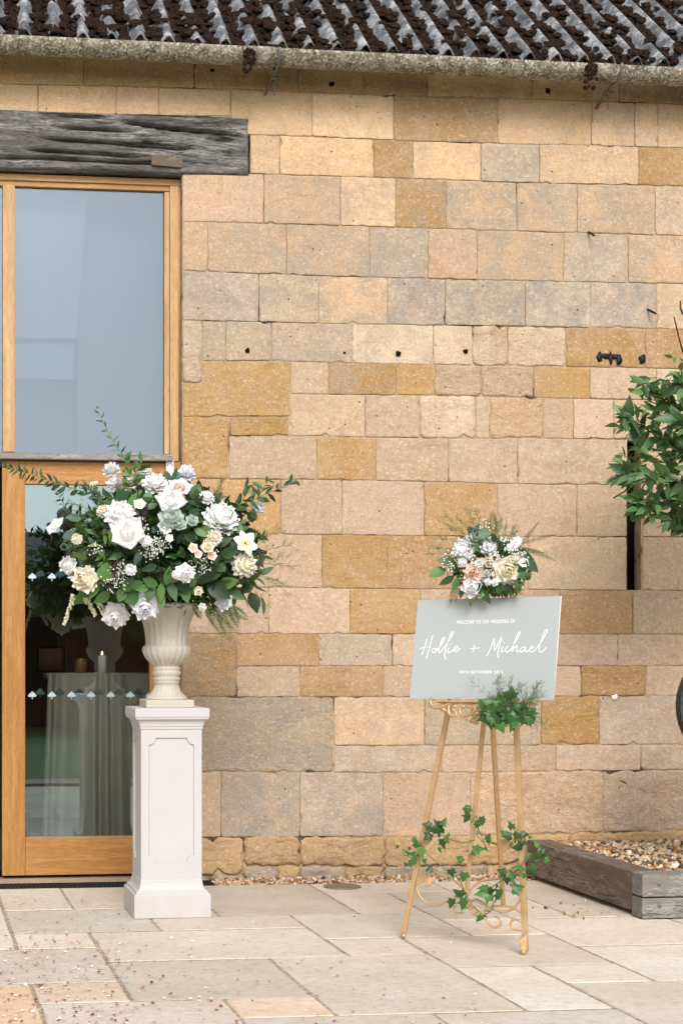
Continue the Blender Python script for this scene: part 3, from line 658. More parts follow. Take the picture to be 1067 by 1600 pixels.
# ---- gutter
GY, GR = EY - .012, .067
GZ = at(533, 78, GY - GR).z - .004
def gpiece(x0, x1, r, name, par=barn, sag=0., mat_=GUT):
    n = 14; V = []; F = []; nx = max(2, int((x1 - x0) / .05))
    for i in range(nx + 1):
        x = x0 + (x1 - x0) * i / nx; dz = -.004 * (x - 1.3) + .004 * mnoise.noise(Vector((x * .8, 2, 2)))
        for rr in (r, r - .010):
            for k in range(n + 1):
                a = math.pi * k / n; w = 1 + .025 * mnoise.noise(Vector((x * 9, k * .7, rr * 30)))
                V.append((x, GY - rr * math.cos(a) * w, GZ + dz - rr * 1.02 * math.sin(a) * w))
    m_ = n + 1
    for i in range(nx):
        for s in (0, 1):
            for k in range(n):
                a = i * 2 * m_ + s * m_ + k; q = (a, a + 1, a + 1 + 2 * m_, a + 2 * m_); F.append(q if s == 0 else q[::-1])
        for k in (0, n):
            a = i * 2 * m_ + k; F.append((a, a + m_, a + m_ + 2 * m_, a + 2 * m_))
    for i in (0, nx):
        for k in range(n): a = i * 2 * m_ + k; F.append((a, a + 1, a + m_ + 1, a + m_))
    o = MB().add(V, F).build(name, mat_, par); return o
g1, g2 = wx(388, GY - GR), wx(925, GY - GR)
gut = gpiece(-3.8, g1, GR, 'gutter'); gpiece(g1 + .004, g2, GR * .985, 'gutter'); gpiece(g2 + .004, 5.6, GR * .99, 'gutter')
gpiece(g1 + .002, g1 + .13, GR + .007, 'gutter_collar', gut); gpiece(g2 + .006, g2 + .12, GR + .006, 'gutter_collar', gut)
for px in (437, 970):
    xx = wx(px, GY - GR); b = MB()
    arc = [Vector((xx, GY - (GR + .011) * math.cos(math.pi * k / 12), GZ - (GR + .011) * math.sin(math.pi * k / 12))) for k in range(13)]
    b.tube(arc, .008, 4, flat=.3)
    b.tube([arc[8], Vector((xx + .0, -.07, GZ - GR * 1.3)), Vector((xx - .012, -.006, GZ - GR - .07))], .006, 6)
    b.tube([Vector((xx + .01, -.085, GZ - GR - .010)), Vector((xx + .014, -.085, GZ - GR - .10))], .004, 6)
    b.tube([Vector((xx - .004, -.10, GZ - GR - .018)), Vector((xx + .028, -.10, GZ - GR - .016))], .008, 6)
    b.build('gutter_bracket', ZINC, gut)
mt = MB()
for (px, py, n_) in ((390, 88, 26), (388, 100, 10), (924, 112, 34), (921, 126, 12)):
    for k in range(n_):
        c = at(px + rnd(-7, 7), py + rnd(-14, 12), GY - GR * .95 - .004); r = rnd(.006, .014); sd = rnd(0, 50)
        mt.add([c + p * (r * (1 + .5 * mnoise.noise(p * 2 + Vector((sd, 0, 0))))) for p in ico(1)[0]], ico(1)[1])
mt.build('moss', MOSS, gut, kind='stuff')

# ------------------------------------------------------------------ ground
GE = -.245
earth = MB(); earth.add([(-300, -300, -.06), (300, -300, -.06), (300, 300, -.06), (-300, 300, -.06)], [(0, 1, 2, 3)]); earth.build('ground', plain('bare_earth', srgb(120, 104, 84, .7), .95, var=.3, scale=1.5), smooth=False, kind='structure')
pav = MB().box((-5.2, -5.35, -.05), (6.2, GE, -.0028)).build('paving', JOINT, smooth=False, kind='structure')
PC = {'g': (224, 214, 200), 'p': (231, 219, 206), 'w': (235, 226, 215), 'k': (238, 208, 178), 'r': (240, 220, 198), 'd': (216, 204, 188)}
def slab(x0, x1, y0, y1, code='g'):
    g = .0050; x0 += g * rnd(.6, 1.2); x1 -= g * rnd(.6, 1.2); y0 += 1.2 * g * rnd(.6, 1.2); y1 -= 1.2 * g * rnd(.6, 1.2)
    cx, cy = (x0 + x1) / 2, (y0 + y1) / 2; P = []; sd = rnd(0, 40)
    for a, b in (((x0, y0), (x1, y0)), ((x1, y0), (x1, y1)), ((x1, y1), (x0, y1)), ((x0, y1), (x0, y0))):
        a = Vector(a); b = Vector(b); L = (b - a).length; n = max(3, int(L / .05)); d = (b - a) / L; nr = Vector((-d.y, d.x))
        for i in range(n):
            t = .006 + (L - .012) * i / (n - 1); P.append((a + d * t + nr * (.003 * mnoise.noise(Vector((t * 9, sd, a.x))) + rnd(-.001, .0015)), nr))
    n = len(P); V = []; tl = (rnd(-.002, .002), rnd(-.002, .002), rnd(-.0015, .0015))
    for ins, z in ((0, -.03), (0, -.005), (.004, -.001), (.012, 0)):
        for q, nr in P: p = Vector((cx + (q.x - cx) * (1 - ins * 2 / (x1 - x0)), cy + (q.y - cy) * (1 - ins * 2 / (y1 - y0)))); V.append((p.x - cx, p.y - cy, z + tl[2] + tl[0] * (p.x - cx) + tl[1] * (p.y - cy)))
    F = [(r*n+i, r*n+(i+1) % n, (r+1)*n+(i+1) % n, (r+1)*n+i) for r in range(3) for i in range(n)]; F.append(tuple(3*n+i for i in range(n)))
    me = mkmesh('slab', V, F, PAVE, smooth=False); o = put('paving_slab', me, pav, Matrix.Translation((cx, cy, 0)))
    r, g_, b = PC[code]; k = rnd(.95, 1.04); c = srgb(min(255, r * k), min(255, g_ * k), min(255, b * k), K * 1.07); o.color = (c[0], c[1], c[2], 1)
A, B, C_, D, E_, G_, H_, I, J = -.52, -.214, .081, .382, .686, .992, 1.286, 1.6, 1.868
for s in [(-1.1, A, -1.8, GE, 'p'), (A, B, -.89, GE, 'g'), (B, D, -.89, GE, 'd'), (A, C_, -1.46, -.89, 'g'), (A, B, -1.8, -1.46, 'p'), (C_, D, -1.146, -.89, 'g'), (D, G_, -1.146, GE, 'd'),
          (C_, E_, -1.46, -1.146, 'p'), (B, E_, -2.08, -1.46, 'g'), (-1.1, B, -2.43, -1.8, 'p'), (A, B, -2.745, -2.43, 'r'), (-1.1, A, -3.05, -2.43, 'k'), (B, D, -2.745, -2.08, 'g'), (A, C_, -3.35, -2.745, 'p'),
          (C_, D, -3.02, -2.745, 'r'), (C_, E_, -3.35, -3.02, 'g'), (E_, G_, -2.07, -1.72, 'p'), (D, G_, -3.02, -2.07, 'p'), (E_, H_, -1.72, -1.146, 'g'), (G_, I, -.57, GE, 'g'), (G_, H_, -1.146, -.57, 'p'),
          (H_, I, -1.345, -.57, 'g'), (H_, I, -1.72, -1.345, 'p'), (G_, I, -2.323, -1.72, 'p'), (G_, H_, -3.02, -2.323, 'w'), (H_, I, -2.635, -2.323, 'w'), (H_, 1.9, -3.35, -2.635, 'p'), (I, 2.25, -1.985, -1.345, 'p'),
          (I, 2.5, -2.635, -1.985, 'w'), (I, J, -1.345, GE, 'g'), (J, 2.5, -1.05, GE, 'g'), (J, 2.25, -1.345, -1.05, 'g'), (2.25, 2.85, -1.985, -1.05, 'g'), (E_, H_, -3.35, -3.02, 'w'), (1.9, 2.5, -3.35, -2.635, 'w')]:
    slab(*s)
# B..D strip right of x=B between -.89 and -1.46 is slab (A..C_)
for (xa, xb) in ((-4.9, -1.1), (2.5, 6.0)):
    y = GE
    while y > -3.3:
        h = min(random.choice((.3, .6, .9)), y + 3.35)
        if h < .15: break
        x = xa
        while x < xb - .05:
            w = min(random.choice((.6, .6, .9)), xb - x); w = xb - x if xb - x - w < .2 else w
            if not (xa > 0 and x < 2.85 and y - h < -1.05 and y > -1.985): slab(x, x + w, y - h, y, random.choice('gpwg'))
            x += w
        y -= h
y = -3.35
while y > -5.2:
    h = min(.6, y + 5.3); x = -4.9
    while x < 5.9:
        w = random.choice((.6, .9, .6, .45)); slab(x, x + w, y - h, y, random.choice('gpwgp')); x += w
    y -= h
# gravel strip
def pebbles(name, n, fn, r0, r1, par=None, **kw):
    b = MB(); V0, F0 = ico(1)
    for k in range(n):
        p = fn(); r = rnd(r0, r1); q = Matrix.Rotation(rnd(0, 6.3), 3, Vector((rnd(-1, 1), rnd(-1, 1), rnd(-1, 1)))); s = (1, rnd(.6, .9), rnd(.45, .75)); sd = rnd(0, 50)
        b.add([Vector(p) + q @ Vector((v.x * s[0], v.y * s[1], v.z * s[2])) * (r * (1 + .22 * mnoise.noise(v * 1.3 + Vector((sd, 0, 0))))) for v in V0], F0)
    return b.build(name, PEB, par, **kw)
XD = wx(332, GE)
MB().box((XD + .02, GE + .003, -.05), (XR, .02, -.012)).build('gravel_bed', plain('gravel_fines', srgb(150, 122, 90, K), .95, var=.3, scale=60, bump=.006), kind='structure')
pebbles('gravel_strip', 2600, lambda: (XD + .03 + abs(random.gauss(0, 1)) * 0 + rnd(0, 2.2), rnd(GE + .012, -.004), rnd(-.018, -.004)), .006, .014, kind='stuff')
# drain channel with grating
MB().box((-4, -.075, -.05), (XD, .16, .001)).build('door_step', PAVE, smooth=False, kind='structure').color = srgb(196, 178, 156, K)
dr = empty('drainage_channel', (-.2, -.16, 0), 'black slotted drain grating along the foot of the oak door', 'drain')
MB().box((-3.2, GE + .004, -.05), (XD + .015, -.079, -.030)).build('channel', DARK, dr)
b = MB()
for yy in (GE + .012, -.165, -.087): b.box((-3.2, yy - .005, -.02), (XD + .014, yy + .005, .001))
b.build('grate_rail', BLACK, dr)
b = MB(); x = -1.2
while x < XD:
    b.add([(x, GE + .012, -.02), (x + .010, GE + .012, -.02), (x + .026, -.165, -.02), (x + .016, -.165, -.02), (x, GE + .012, -.001), (x + .010, GE + .012, -.001), (x + .026, -.165, -.001), (x + .016, -.165, -.001)], [(0, 3, 2, 1), (4, 5, 6, 7), (0, 1, 5, 4), (1, 2, 6, 5), (2, 3, 7, 6), (3, 0, 4, 7)])
    b.add([(x + .016, -.165, -.02), (x + .026, -.165, -.02), (x + .010, -.087, -.02), (x, -.087, -.02), (x + .016, -.165, -.001), (x + .026, -.165, -.001), (x + .010, -.087, -.001), (x, -.087, -.001)], [(0, 3, 2, 1), (4, 5, 6, 7), (0, 1, 5, 4), (1, 2, 6, 5), (2, 3, 7, 6), (3, 0, 4, 7)]); x += .020
b.build('grating', BLACK, dr, kind='stuff')
# round drain cover
c = G(535, 1386); b = MB()
for r, z0, z1 in ((.088, -.002, .006), (.076, .006, .0075)): b.tube([c + Vector((0, 0, z0)), c + Vector((0, 0, z1))], r, 32)
b.build('drain_cover', plain('worn_brass', srgb(150, 138, 112, .8), .6, .4, .3), smooth=False, label='round metal drain cover set in the paving near the wall', category='drain cover')
# lawn and what the door glass mirrors
MB().box((-40, -16, -.05), (40, -5.9, .0)).build('lawn', plain('lawn', (.07, .15, .03, 1), .9, var=.4, scale=40, bump=.01), smooth=False, kind='structure')
MB().box((-40, -5.88, -.05), (40, -5.37, .02)).build('path', plain('pale_kerb', srgb(190, 170, 150, .8), .9), smooth=False, kind='structure')
bb = empty('brick_outbuilding', (-3, -16, 0), 'long low red brick outbuilding facing the barn across the lawn', 'building')
BRK = M('red_brick', .9, .2); _b = BRK.n('TexBrick', Scale=4.); BRK.t.links.new(BRK.co(jitter=False), _b.inputs[0]); _b.inputs[1].default_value = srgb(120, 62, 46, .8); _b.inputs[2].default_value = srgb(98, 52, 40, .8); _b.inputs[3].default_value = srgb(130, 110, 92, .8); BRK.col(_b.outputs[0]); BRK = BRK.m
MB().box((-14, -20, 0), (9, -16.2, 2.3)).build('wall', BRK, bb, smooth=False)
MB().add([(-14.3, -15.9, 2.25), (9.3, -15.9, 2.25), (9.3, -18.1, 3.1), (-14.3, -18.1, 3.1), (-14.3, -20.3, 2.25), (9.3, -20.3, 2.25)], [(0, 1, 2, 3), (3, 2, 5, 4)]).build('roof', plain('slate_roof', srgb(84, 74, 72, .7), .8), bb)
for x in (-9, -4.5, .2, 4.8): MB().box((x, -16.22, .0), (x + 1.1, -16.15, 2.0)).build('door', DARK, bb)

# ------------------------------------------------------------------ pedestal
PCX, PCY, PH = .1745, -1.0125, .886
ped = empty('pedestal', (PCX, PCY, 0), 'tall square white plinth with recessed panels under the flower urn', 'pedestal')
def sqstack(name, prof_, par):
    V = []; F = []
    for h, z in prof_: V += [(PCX - h, PCY - h, z), (PCX + h, PCY - h, z), (PCX + h, PCY + h, z), (PCX - h, PCY + h, z)]
    for i in range(len(prof_) - 1):
        for k in range(4): F.append((4*i+k, 4*i+(k+1) % 4, 4*i+4+(k+1) % 4, 4*i+4+k))
    F += [(3, 2, 1, 0), tuple(4 * (len(prof_) - 1) + k for k in range(4))]
    return MB().add(V, F).build(name, PLAST, par, bevel=.0025)
def cove(h0, z0, h1, z1, n=5, inward=True):
    out = []
    for i in range(n + 1):
        a = math.pi / 2 * i / n
        out.append((h0 + (h1 - h0) * (math.sin(a) if inward else 1 - math.cos(a)), z0 + (z1 - z0) * (1 - math.cos(a) if inward else math.sin(a))))
    return out
sqstack('base', [(.1625, .0), (.1635, .004), (.1635, .098), (.160, .102), (.153, .103), (.153, .113)] + cove(.150, .114, .132, .158), ped)
sqstack('capital', [(.131, .795), (.134, .797), (.134, .806)] + cove(.136, .808, .154, .838, inward=False) + [(.156, .840), (.156, .845), (.1575, .847), (.159, .850), (.159, PH - .003), (.1575, PH)], ped)
sh = MB(); hw = .1225; z0s, z1s = .150, .800
sh.box((PCX - hw, PCY - hw, z0s), (PCX + hw, PCY + hw, z1s))
def panel_face(mb, rot):
    o = .1300; ow, pz0, pz1, pw, cr = .1300, .232, .760, .0975, .030
    outer = [(-ow, z0s), (ow, z0s), (ow, z1s), (-ow, z1s)]
    inner = []
    for sxx, szz, cxx, czz in ((-1, -1, -pw, pz0), (1, -1, pw, pz0), (1, 1, pw, pz1), (-1, 1, -pw, pz1)):
        arc = [(cxx - sxx * cr * math.sin(t * math.pi / 10), czz - szz * cr * math.cos(t * math.pi / 10)) for t in range(6)]
        arc = [(cxx, czz - szz * cr * 1.25)] + arc[::1] + [(cxx - sxx * cr * 1.25, czz)]
        # order so the loop runs counter-clockwise
        if (sxx, szz) in ((-1, -1), (1, 1)): inner += arc
        else: inner += arc[::-1]
    bm = bmesh.new(); vo = [bm.verts.new((x, -o, z)) for x, z in outer]; vi = [bm.verts.new((x, -o, z)) for x, z in inner]
    es = [bm.edges.new((l[i], l[(i+1) % len(l)])) for l in (vo, vi) for i in range(len(l))]
    bmesh.ops.triangle_fill(bm, use_beauty=True, edges=es)
    bm.verts.index_update(); V = [v.co.copy() for v in bm.verts]; F = [tuple(v.index for v in f.verts) for f in bm.faces]; bm.free()
    k = len(V); V2 = V + [Vector((v.x * .97 if abs(v.x) < ow - .001 else v.x, -hw - .0005, v.z)) for v in V]
    n0 = len(outer); li = list(range(n0, n0 + len(inner)))
    F += [(li[i], li[(i+1) % len(li)], k + li[(i+1) % len(li)], k + li[i]) for i in range(len(li))]
    mx = Matrix.Translation((PCX, PCY, 0)) @ Matrix.Rotation(rot, 4, 'Z'); mb.add(V2, F, 0, mx)
for k in range(4): panel_face(sh, k * math.pi / 2)
sh.build('shaft', PLAST, ped, smooth=False)

# ------------------------------------------------------------------ urn
urn = empty('garden_urn', (PCX, PCY, PH), 'fluted cream urn on the white plinth, holding the large flowers', 'urn')
MB().box((PCX - .103, PCY - .103, PH), (PCX + .103, PCY + .103, PH + .033)).build('plinth', URNM, urn, bevel=.004)
up = [(.033, .092, 0), (.040, .090, 0), (.046, .084, .02), (.058, .070, .05), (.072, .060, .06), (.090, .0545, .06), (.102, .0530, .04), (.104, .0555, 0), (.108, .0555, 0), (.112, .053, 0), (.117, .0575, -1), (.126, .0575, -1), (.131, .0525, 0),
      (.138, .0585, 0), (.146, .0615, 0), (.154, .0600, 0), (.159, .0540, 0), (.164, .0575, -1), (.171, .0575, -1), (.175, .054, 0), (.178, .056, .03), (.186, .066, .06), (.197, .079, .07), (.212, .0925, .07), (.228, .1010, .07), (.243, .1055, .065), (.256, .1045, .05), (.264, .0990, .03), (.267, .0925, 0),
      (.272, .0915, -.05), (.30, .0925, -.06), (.33, .0965, -.06), (.36, .103, -.06), (.385, .112, -.055), (.404, .123, -.05), (.418, .136, -.04), (.427, .148, -.02), (.431, .151, 0), (.434, .1545, -2), (.441, .1545, -2), (.446, .152, 0), (.447, .140, 0), (.43, .118, 0), (.36, .088, 0)]
NS = 144; V = []; F = []
for z, r, am in up:
    for k in range(NS):
        a = 2 * math.pi * k / NS
        if am > 0: w = abs(math.sin(a * 10)) ** .6; rr = r * (1 - am + am * w)
        elif am == -1: rr = r * (1 + .035 * math.sin(a * 26 + z * 900))
        elif am == -2: rr = r * (1 + .02 * abs(math.sin(a * 15)))
        elif am < 0: w = abs(math.sin(a * 10 + .4)); rr = r * (1 + am * (w ** 1.3))
        else: rr = r
        V.append((PCX + rr * math.cos(a), PCY + rr * math.sin(a), PH + z))
for i in range(len(up) - 1):
    for k in range(NS): F.append((i*NS+k, i*NS+(k+1) % NS, (i+1)*NS+(k+1) % NS, (i+1)*NS+k))
F.append(tuple(k for k in range(NS))[::-1])
put('bowl', mkmesh('bowl', V, F, URNM), urn)

# ------------------------------------------------------------------ plants: leaves and flowers
def leaf_mesh(name, m, L=1., wd=.3, fold=.18, curl=.15, tip=1.4, n=6):
    V = []; F = []
    for j in range(n + 1):
        t = j / n; w = wd * math.sin(math.pi * min(1, t ** .85 * .97 + .03)) ** (.8 if tip < 1.2 else 1.0) * (1 if t < .5 else (1 - (t - .5) * .25 * (tip - 1)))
        for u in (-1, 0, 1): V.append((u * w, t * L, abs(u) * w * fold * 2 - curl * t * t))
    for j in range(n):
        for i in range(2): a = j * 3 + i; F.append((a, a + 1, a + 4, a + 3))
    return mkmesh(name, V, F, m)
def ivy_mesh(name, m, wob):
    pts = [(0, 0), (.22, -.12), (.46, -.06), (.40, .16), (.66, .34), (.34, .42), (.26, .60), (0, 1.0), (-.26, .60), (-.34, .42), (-.66, .34), (-.40, .16), (-.46, -.06), (-.22, -.12)]
    V = [(0, .32, .0)] + [(x * rnd(.9, 1.1), y, -.30 * abs(x) + wob * math.sin(y * 5 + x * 4) - .30 * y * y) for x, y in pts]
    F = [(0, 1 + i, 1 + (i + 1) % len(pts)) for i in range(len(pts))]
    me = mkmesh(name, V, F, m); return me
def meshdata(me): return [v.co.copy() for v in me.vertices], [tuple(p.vertices) for p in me.polygons]
LV = {'lance': (.18, .12, .25, 1.8), 'oval': (.27, .10, .15, 1.3), 'round': (.42, .08, .12, 1.), 'bay': (.20, .16, .18, 1.5)}
LEAF = {}
for k, (wd_, fo, cu, tp) in LV.items():
    for mn, mm in (('dark', L_DARK), ('mid', L_MID), ('light', L_LIGHT), ('blue', L_BLUE), ('bay', L_BAY), ('fern', L_FERN)):
        LEAF[k, mn] = [leaf_mesh('leaf', mm, 1, wd_ * q, fo, cu * q, tp) for q in (.85, 1.12)]
LEAF['ivy', 'ivy'] = [ivy_mesh('leaf', L_IVY, w) for w in (.03, .07, .11, -.06)]
def rdir():
    while True:
        v = Vector((rnd(-1, 1), rnd(-1, 1), rnd(-1, 1)))
        if .05 < v.length < 1: return v.normalized()
def leaf(parent, kind, tint, pos, fwd, up, s):
    return put('leaf', random.choice(LEAF[kind, tint]), parent, frame(pos, fwd, up, s))
TOC = lambda p: (CAM - Vector(p)).normalized()

def petal(L, Wd, cup, bulge, curl, ruffle=0., point=0., nu=6, nv=6, sd=0.):
    V = []; F = []
    for j in range(nv + 1):
        v = j / nv; w = Wd * (math.sin(math.pi * (.10 + .80 * v)) ** .7 if not point else math.sin(math.pi * (.12 + .88 * v)) ** .9)
        if not point and v > .8: w *= 1 - (v - .8) * 1.5
        for i in range(nu + 1):
            u = -1 + 2 * i / nu
            rf = ruffle * v * v * math.sin(u * 7 + sd * 5)
            x = bulge * math.sin(math.pi * v * .9) - cup * u * u * w + curl * v ** 3 + rf
            z = L * v * (1 - .24 * u * u * v * (1 if not point else .2)) + ruffle * .6 * v * math.sin(u * 9 + sd)
            V.append(Vector((x, u * w, z)))
    for j in range(nv):
        for i in range(nu): a = j * (nu + 1) + i; F.append((a, a + 1, a + nu + 2, a + nu + 1))
    return V, F
def flower_mesh(kind, m, sd):
    random.seed(sd); b = MB()
    spec = {'rose': [(3, 8, .58, .26, .9, .10, -.04, 0, .02), (4, 20, .64, .32, .7, .12, .0, .01, .05), (5, 38, .66, .36, .5, .12, .08, .015, .08), (5, 56, .66, .40, .38, .11, .12, .02, .10), (6, 72, .62, .40, .3, .08, .14, .03, .10), (6, 84, .58, .38, .2, .05, .12, .03, .10)],
            'peony': [(6, 14, .48, .26, .4, .08, .04, .025, .05), (8, 32, .52, .28, .35, .08, .06, .03, .10), (9, 48, .56, .30, .3, .08, .08, .03, .13), (10, 64, .58, .32, .25, .06, .08, .03, .14), (10, 80, .58, .34, .2, .04, .06, .025, .12)],
            'magnolia': [(3, 18, .62, .30, .7, .16, -.05, 0, .03), (6, 52, .74, .36, .45, .14, .0, .01, .05)],
            'carnation': [(8, 14, .40, .20, .2, .04, .05, .05, .03), (10, 34, .45, .22, .2, .04, .05, .05, .06), (11, 56, .48, .24, .2, .04, .05, .05, .08), (11, 78, .50, .26, .2, .04, .05, .05, .08)],
            'open': [(5, 70, .56, .36, .2, .05, .03, .02, .05), (4, 38, .34, .22, .3, .05, .02, .01, .03)],
            'star': [(6, 76, .62, .20, .25, .04, .02, 0, .04)],
            'succulent': [(5, 12, .34, .22, .5, .08, 0, 0, .02), (6, 36, .46, .26, .5, .09, 0, 0, .05), (7, 60, .52, .28, .4, .08, 0, 0, .08)]}[kind]
    for li, (n, tilt, L, Wd, cup, bulge, curl, ruf, rad) in enumerate(spec):
        a0 = rnd(0, 6.3)
        for k in range(n):
            V, F = petal(L * rnd(.9, 1.08), Wd * rnd(.9, 1.1), cup, bulge, curl, ruf, 1. if kind in ('star', 'succulent') else 0., sd=rnd(0, 6))
            mx = Matrix.Rotation(a0 + 2 * math.pi * k / n + rnd(-.15, .15), 4, 'Z') @ Matrix.Translation((rad, 0, -.05 * li)) @ Matrix.Rotation(R_(tilt + rnd(-6, 6)), 4, 'Y')
            b.add(V, F, 0, mx)
    if kind in ('star', 'open'):
        for k in range(10):
            p = Vector((rnd(-.07, .07), rnd(-.07, .07), rnd(.05, .16))); b.add([p + v * .028 for v in ico(1)[0]], ico(1)[1], 1)
    if kind in ('rose', 'peony', 'carnation'): b.add([Vector((v.x * .30, v.y * .30, v.z * .22 + .06)) for v in ico(2)[0]], ico(2)[1], 0)  # pale core ball added inside the bloom to stop light passing through
    zo = {'rose': .30, 'peony': .22, 'carnation': .2}.get(kind, .1)
    me = mkmesh(kind, [v - Vector((0, 0, zo)) for v in b.V], b.F, [m, plain(kind + '_stamen', (.62, .46, .12, 1), .8)] if kind in ('star', 'open') else m, True, b.M if kind in ('star', 'open') else None)
    rr = sorted(math.hypot(v.co.x, v.co.y) for v in me.vertices); me['span'] = 2 * rr[int(len(rr) * .97)]
    return me
FM = {}
def fl(kind, m, var):
    k = (kind, m.name, var)
    if k not in FM:
        st = random.getstate(); FM[k] = flower_mesh(kind, m, 100 + var * 17 + len(kind)); random.setstate(st)
    return FM[k]
def flower(par, name, kind, m, pos, axis, diam, label=None):
    z = Vector(axis).normalized(); mx = z.to_track_quat('Z', 'Y').to_matrix().to_4x4() @ Matrix.Rotation(rnd(0, 6.3), 4, 'Z')
    me = fl(kind, m, random.randrange(5)); o = put(name, me, par, Matrix.Translation(pos) @ mx @ Matrix.Scale(diam / me['span'], 4))
    if label: o['label'] = label
    return o
def wisp(b, p0, d, L, m=0, n=16, r=.0009, spread=.6, sub=.035):
    """a feathery asparagus frond"""
    d = Vector(d).normalized(); P = [Vector(p0)]
    for i in range(8): P.append(P[-1] + (d + rdir() * .12 + Vector((0, 0, -.03 * i))).normalized() * L / 8)
    b.tube(P, r, 3, m, cap=False)
    for k in range(n):
        t = rnd(.15, 1) * 8; i = min(7, int(t)); p = P[i].lerp(P[i+1], t - i); e = (d + rdir() * spread * 1.5).normalized()
        q = p + e * sub * rnd(.5, 1.2); b.tube([p, (p + q) / 2 + rdir() * .003, q], r * .65, 3, m, cap=False)
        for z in range(3): s0 = p.lerp(q, rnd(.3, .9)); b.tube([s0, s0 + (e + rdir() * .9).normalized() * sub * .45], r * .5, 3, m, cap=False)
def fern(b, p0, d, upv, L, wd, m=0, n=22, droop=.35):
    d = Vector(d).normalized(); side = d.cross(Vector(upv)).normalized(); P = []
    for i in range(n + 1):
        t = i / n; P.append(Vector(p0) + d * L * t + Vector((0, 0, -droop * L * t * t)))
    b.tube(P, .0012, 4, m, cap=False)
    for i in range(2, n):
        t = i / n; l = wd * (math.sin(math.pi * (.12 + .86 * t)) ** .8)
        for s in (-1, 1):
            dd = (side * s + d * .55).normalized(); q = P[i]; nn = dd.cross(Vector(upv)).normalized() * l * .10
            b.add([q, q + dd * l * .5 + nn, q + dd * l + Vector((0, 0, -.1 * l)), q + dd * l * .5 - nn], [(0, 1, 2, 3)], m)
def gyps(par, c, rad, n, name='gypsophila'):
    b = MB()
    for k in range(n):
        p = Vector(c) + rdir() * rad * rnd(.3, 1.); r = rnd(.0022, .0042)
        b.add([p + v * r * (1 + rnd(-.2, .2)) for v in ico(1)[0]], ico(1)[1], 0)
        if k % 3 == 0: b.tube([p, p.lerp(Vector(c) + Vector((0, .05, -.04)), .6)], .0006, 3, 1, cap=False)
    b.build(name, [BUD, STEM], par, kind='stuff')
def spike(par, pts, r, mat_, name):
    b = MB(); P = catmull(pts, 8)
    b.tube(P, .0015, 5, 1)
    for i, p in enumerate(P):
        for k in range(5):
            q = p + rdir() * r * (1 - .5 * i / len(P)); s = rnd(.35, .6) * r
            b.add([q + v * s for v in ico(1)[0]], ico(1)[1], 0)
    b.build(name, [mat_, STEM], par)
def sprig(par, pts, kind, tint, s, n, r=.0022, name='stem', loose=.5, taper=.5):
    """a stem with leaves to both sides, every leaf a part"""
    P = catmull(pts, 6); MB().tube(P, [r * (1 - .6 * i / len(P)) for i in range(len(P))], 5).build(name, STEM, par)
    for k in range(n):
        t = (k + .6) / n * (len(P) - 1); i = min(len(P) - 2, int(t)); p = P[i].lerp(P[i+1], t - i); d = (P[i+1] - P[i]).normalized()
        sd = d.cross(TOC(p)).normalized() * (1 if k % 2 else -1)
        f = (d * rnd(.5, 1.) + sd * rnd(.5, 1.) + rdir() * loose).normalized()
        leaf(par, kind, tint, p, f, (TOC(p) + rdir() * .9 + UP * .4), s * (1 - taper * k / n) * rnd(.8, 1.15))

# ------------------------------------------------------------------ big arrangement in the urn
BC = at(258, 862, PCY); BRX, BRZ, BRY = .445, .30, .36
arr = empty('flower_arrangement', (PCX, PCY, PH + .445), 'large rounded white rose and greenery arrangement filling the cream urn', 'flower arrangement')
def dome(px, py, k=1.):
    p = at(px, py, PCY); u = (p.x - BC.x) / BRX; v = (p.z - BC.z) / BRZ; q = max(0., 1 - u * u - v * v)
    y = PCY - BRY * math.sqrt(q) * k
    P = at(px, py, y); nrm = Vector((u / BRX, -math.sqrt(q) / BRY, v / BRZ)).normalized()
    return P, nrm
PXM = 2.72e-3
def bfl(px, py, d, name, kind, m, label=None, tilt=.55, dk=1.0):
    P, nn = dome(px, py, dk); ax = (nn * tilt + TOC(P) * (1 - tilt) + rdir() * .12 + UP * .22).normalized()
    flower(arr, name, kind, m, P + nn * .045, ax, d * PXM * 1.12, label)
